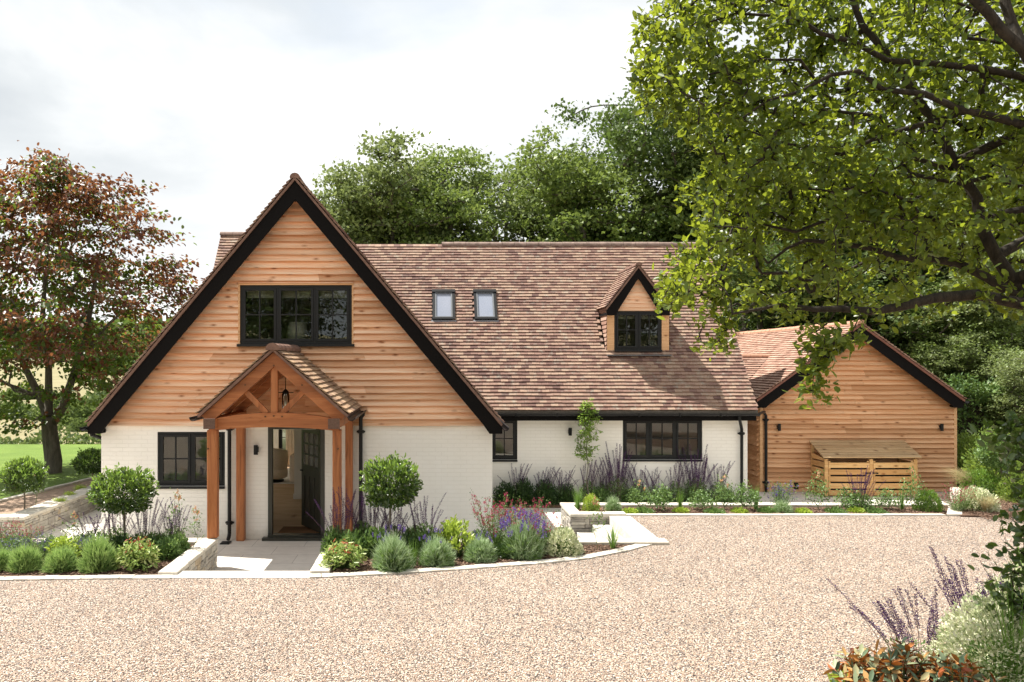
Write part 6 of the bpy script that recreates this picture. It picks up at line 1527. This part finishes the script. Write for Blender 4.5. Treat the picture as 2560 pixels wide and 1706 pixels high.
# ------------------------------------------------------------------ beyond the lawn
hs = mound('field_shrub', 43, 1.0, 1.0, 2600, .16, .5, m_leaf('field_shrub_leaves', LG((.05,.08,.03),(.10,.15,.05),(.17,.22,.09)), (.3,.4,.1), .25, .6, .2, .3, 1), 'oval', .5, .3)
row = new_plant('low_hedge')
n = 9000; P = np.stack([rng.uniform(-34,-4,n), rng.uniform(28.8,30.6,n), rng.random(n)*.62], 1); P[:,2] *= .75+.3*np.sin(P[:,0]*1.3)+.2*np.sin(P[:,0]*3.1)
leaf_mesh('foliage', P, rng.normal(size=P.shape)+np.array([0,0,.5]), .16*rng.uniform(.6,1.3,n), .6, hs.children[0].data.materials[0], row, 'diamond', .3); tag(row, 'low scrubby hedge along the far edge of the lawn', 'hedge'); row.location = (0,0,-.3)
for k,(px,Y,s,sz) in enumerate(((185,44,1.3,1.1),(245,43,1.8,1.6),(285,46,2.2,1.9),(215,40,.9,.7),(60,70,2.0,1.2),(20,48,1.6,1.0),(150,47,1.6,1.5))):
    put(hs, X(px,Y), Y, ground_h(X(px,Y),Y)-.1, ['rough bush in the field behind the tree trunk','larger bush in the field left of the house eaves','bush in the field touching the roof edge','small bush at the near edge of the dry meadow','low scrub far left in the meadow','low bush at the left edge of the meadow','bush in the field right of the tree trunk'][k], 'bush', 'bushes in the meadow', s=s, sz=sz)
for k,(px,Y,s,sz) in enumerate(((298,165,8,7),(335,172,9,9),(265,180,6,4),(372,190,10,10))):
    put(hs, X(px,Y), Y, ground_h(X(px,Y),Y)-.5, ['dark round tree in the far field, left one','dark round tree in the far field beside the roof','low dark copse at the left of the far trees','tall far tree half behind the roof edge'][k], 'tree', 'dark trees in the far field', s=s, sz=sz)
fw = new_plant('far_wood'); n = 16000; a = rng.uniform(-.75,.1,n); r_ = rng.uniform(420,640,n); P = np.stack([np.sin(a)*r_, np.cos(a)*r_, np.zeros(n)], 1)
P[:,2] = [ground_h(p[0],p[1])+rng.random()*14 for p in P]
leaf_mesh('foliage', P, rng.normal(size=P.shape), 9*rng.uniform(.6,1.3,n), .8, WOODLEAF3, fw, 'diamond', .3); fw['kind'] = 'stuff'; fw.name = 'far_wood'
ms = new_plant('pale_bushes')
bpy.data.objects.remove(ms)
# plants seen through the rear window
putpx(sv1, 706, 27.2, 'purple flowers outside the rear window, seen through the door', 'salvia', z=.75, s=1.0, sz=1.0)
rw = MB(); rw.box(-8, 2, 27.0, 27.3, -.5, .75); tag(rw.build('rear_garden_wall', COPING, None), 'pale low garden wall behind the house, seen through the door and rear window', 'wall')
# ------------------------------------------------------------------ air


# ------------------------------------------------------------------ loose stones and bark chips
def scatter(name, mat, P, size, flat, jit=.35):
    n = len(P); base = np.array([(1,0,0),(0,1,0),(-1,0,0),(0,-1,0),(0,0,1),(0,0,-1)], float)
    a = rng.random(n)*6.283; ca, sa = np.cos(a), np.sin(a); sx_ = size*rng.uniform(.7,1.3,n); sy_ = size*rng.uniform(.55,.95,n); sz_ = size*flat*rng.uniform(.6,1.1,n)
    v = base[None]*np.stack([sx_,sy_,sz_],1)[:,None,:]*(1+rng.normal(size=(n,6,1))*jit*.4)
    x = v[...,0]*ca[:,None]-v[...,1]*sa[:,None]; y = v[...,0]*sa[:,None]+v[...,1]*ca[:,None]; z = v[...,2]+v[...,0]*(rng.normal(size=(n,1))*.25)
    V = (np.stack([x,y,z],-1)+P[:,None,:]).reshape(-1,3); tri = np.array([(0,1,4),(1,2,4),(2,3,4),(3,0,4),(1,0,5),(2,1,5),(3,2,5),(0,3,5)])
    li = (np.arange(n)[:,None,None]*6+tri[None]).reshape(-1); me = bpy.data.meshes.new(name); me.vertices.add(len(V)); me.vertices.foreach_set('co', V.astype(np.float32).ravel())
    m = n*8; me.loops.add(m*3); me.loops.foreach_set('vertex_index', li.astype(np.int32)); me.polygons.add(m); me.polygons.foreach_set('loop_start', (np.arange(m)*3).astype(np.int32)); me.polygons.foreach_set('loop_total', np.full(m,3,np.int32))
    me.update(calc_edges=True); me.materials.append(mat); o = bpy.data.objects.new(name, me); COL.objects.link(o); return struct(o, 'stuff')
tg = NT('loose_pebbles'); pc = tg.ramp(tg.geo(), [(0,(0.126,0.109,0.110)),(.12,(0.280,0.218,0.179)),(.25,(0.504,0.360,0.262)),(.42,(0.644,0.476,0.359)),(.6,(0.728,0.571,0.442)),(.72,(0.532,0.340,0.235)),(.8,(0.868,0.734,0.607)),(.93,(0.920,0.843,0.745))], 'CONSTANT'); PEB = tg.done(pc, .7)
n = 90000; yy = 6.9+(15.0-6.9)*rng.random(n)**1.9; xx = rng.uniform(-.62,.80,n)*yy; ok = np.ones(n, bool)
edge = np.interp(xx, [p[0] for p in KL]+[p[0] for p in KR], [p[1] for p in KL]+[p[1] for p in KR]); ok &= (yy < edge-.02) | ((xx > 3.6) & (yy < 15.1)); ok &= ~((yy > 13.6) & (xx > 10.5))
P = np.stack([xx[ok], yy[ok], np.full(ok.sum(), .003)], 1); scatter('loose_pebbles', PEB, P, .0085, .62)
tm = NT('bark_chip'); BCH = tm.done(tm.ramp(tm.geo(), [(0,(.04,.022,.014)),(.4,(.12,.065,.04)),(.75,(.22,.13,.085)),(1,(.36,.25,.18))]), .9)
n = 26000; xx = rng.uniform(-8,3.4,n); yy = rng.uniform(10.95,12.75,n); edge = np.interp(xx, [p[0] for p in KL]+[p[0] for p in KR], [p[1] for p in KL]+[p[1] for p in KR])+.17; ok = (yy > edge) & ~((xx > -3.62) & (xx < -1.38))
x2 = rng.uniform(2.7,9.4,11000); y2 = rng.uniform(15.34,16.03,11000)
x3 = rng.uniform(9.7,14,8000); y3 = rng.uniform(14.6,17.5,8000)
P = np.concatenate([np.stack([xx[ok],yy[ok],np.full(ok.sum(),.008)],1), np.stack([x2,y2,np.full(len(x2),.008)],1), np.stack([x3,y3,np.full(len(x3),.038)],1)]); scatter('bark_chips', BCH, P, .02, .28)
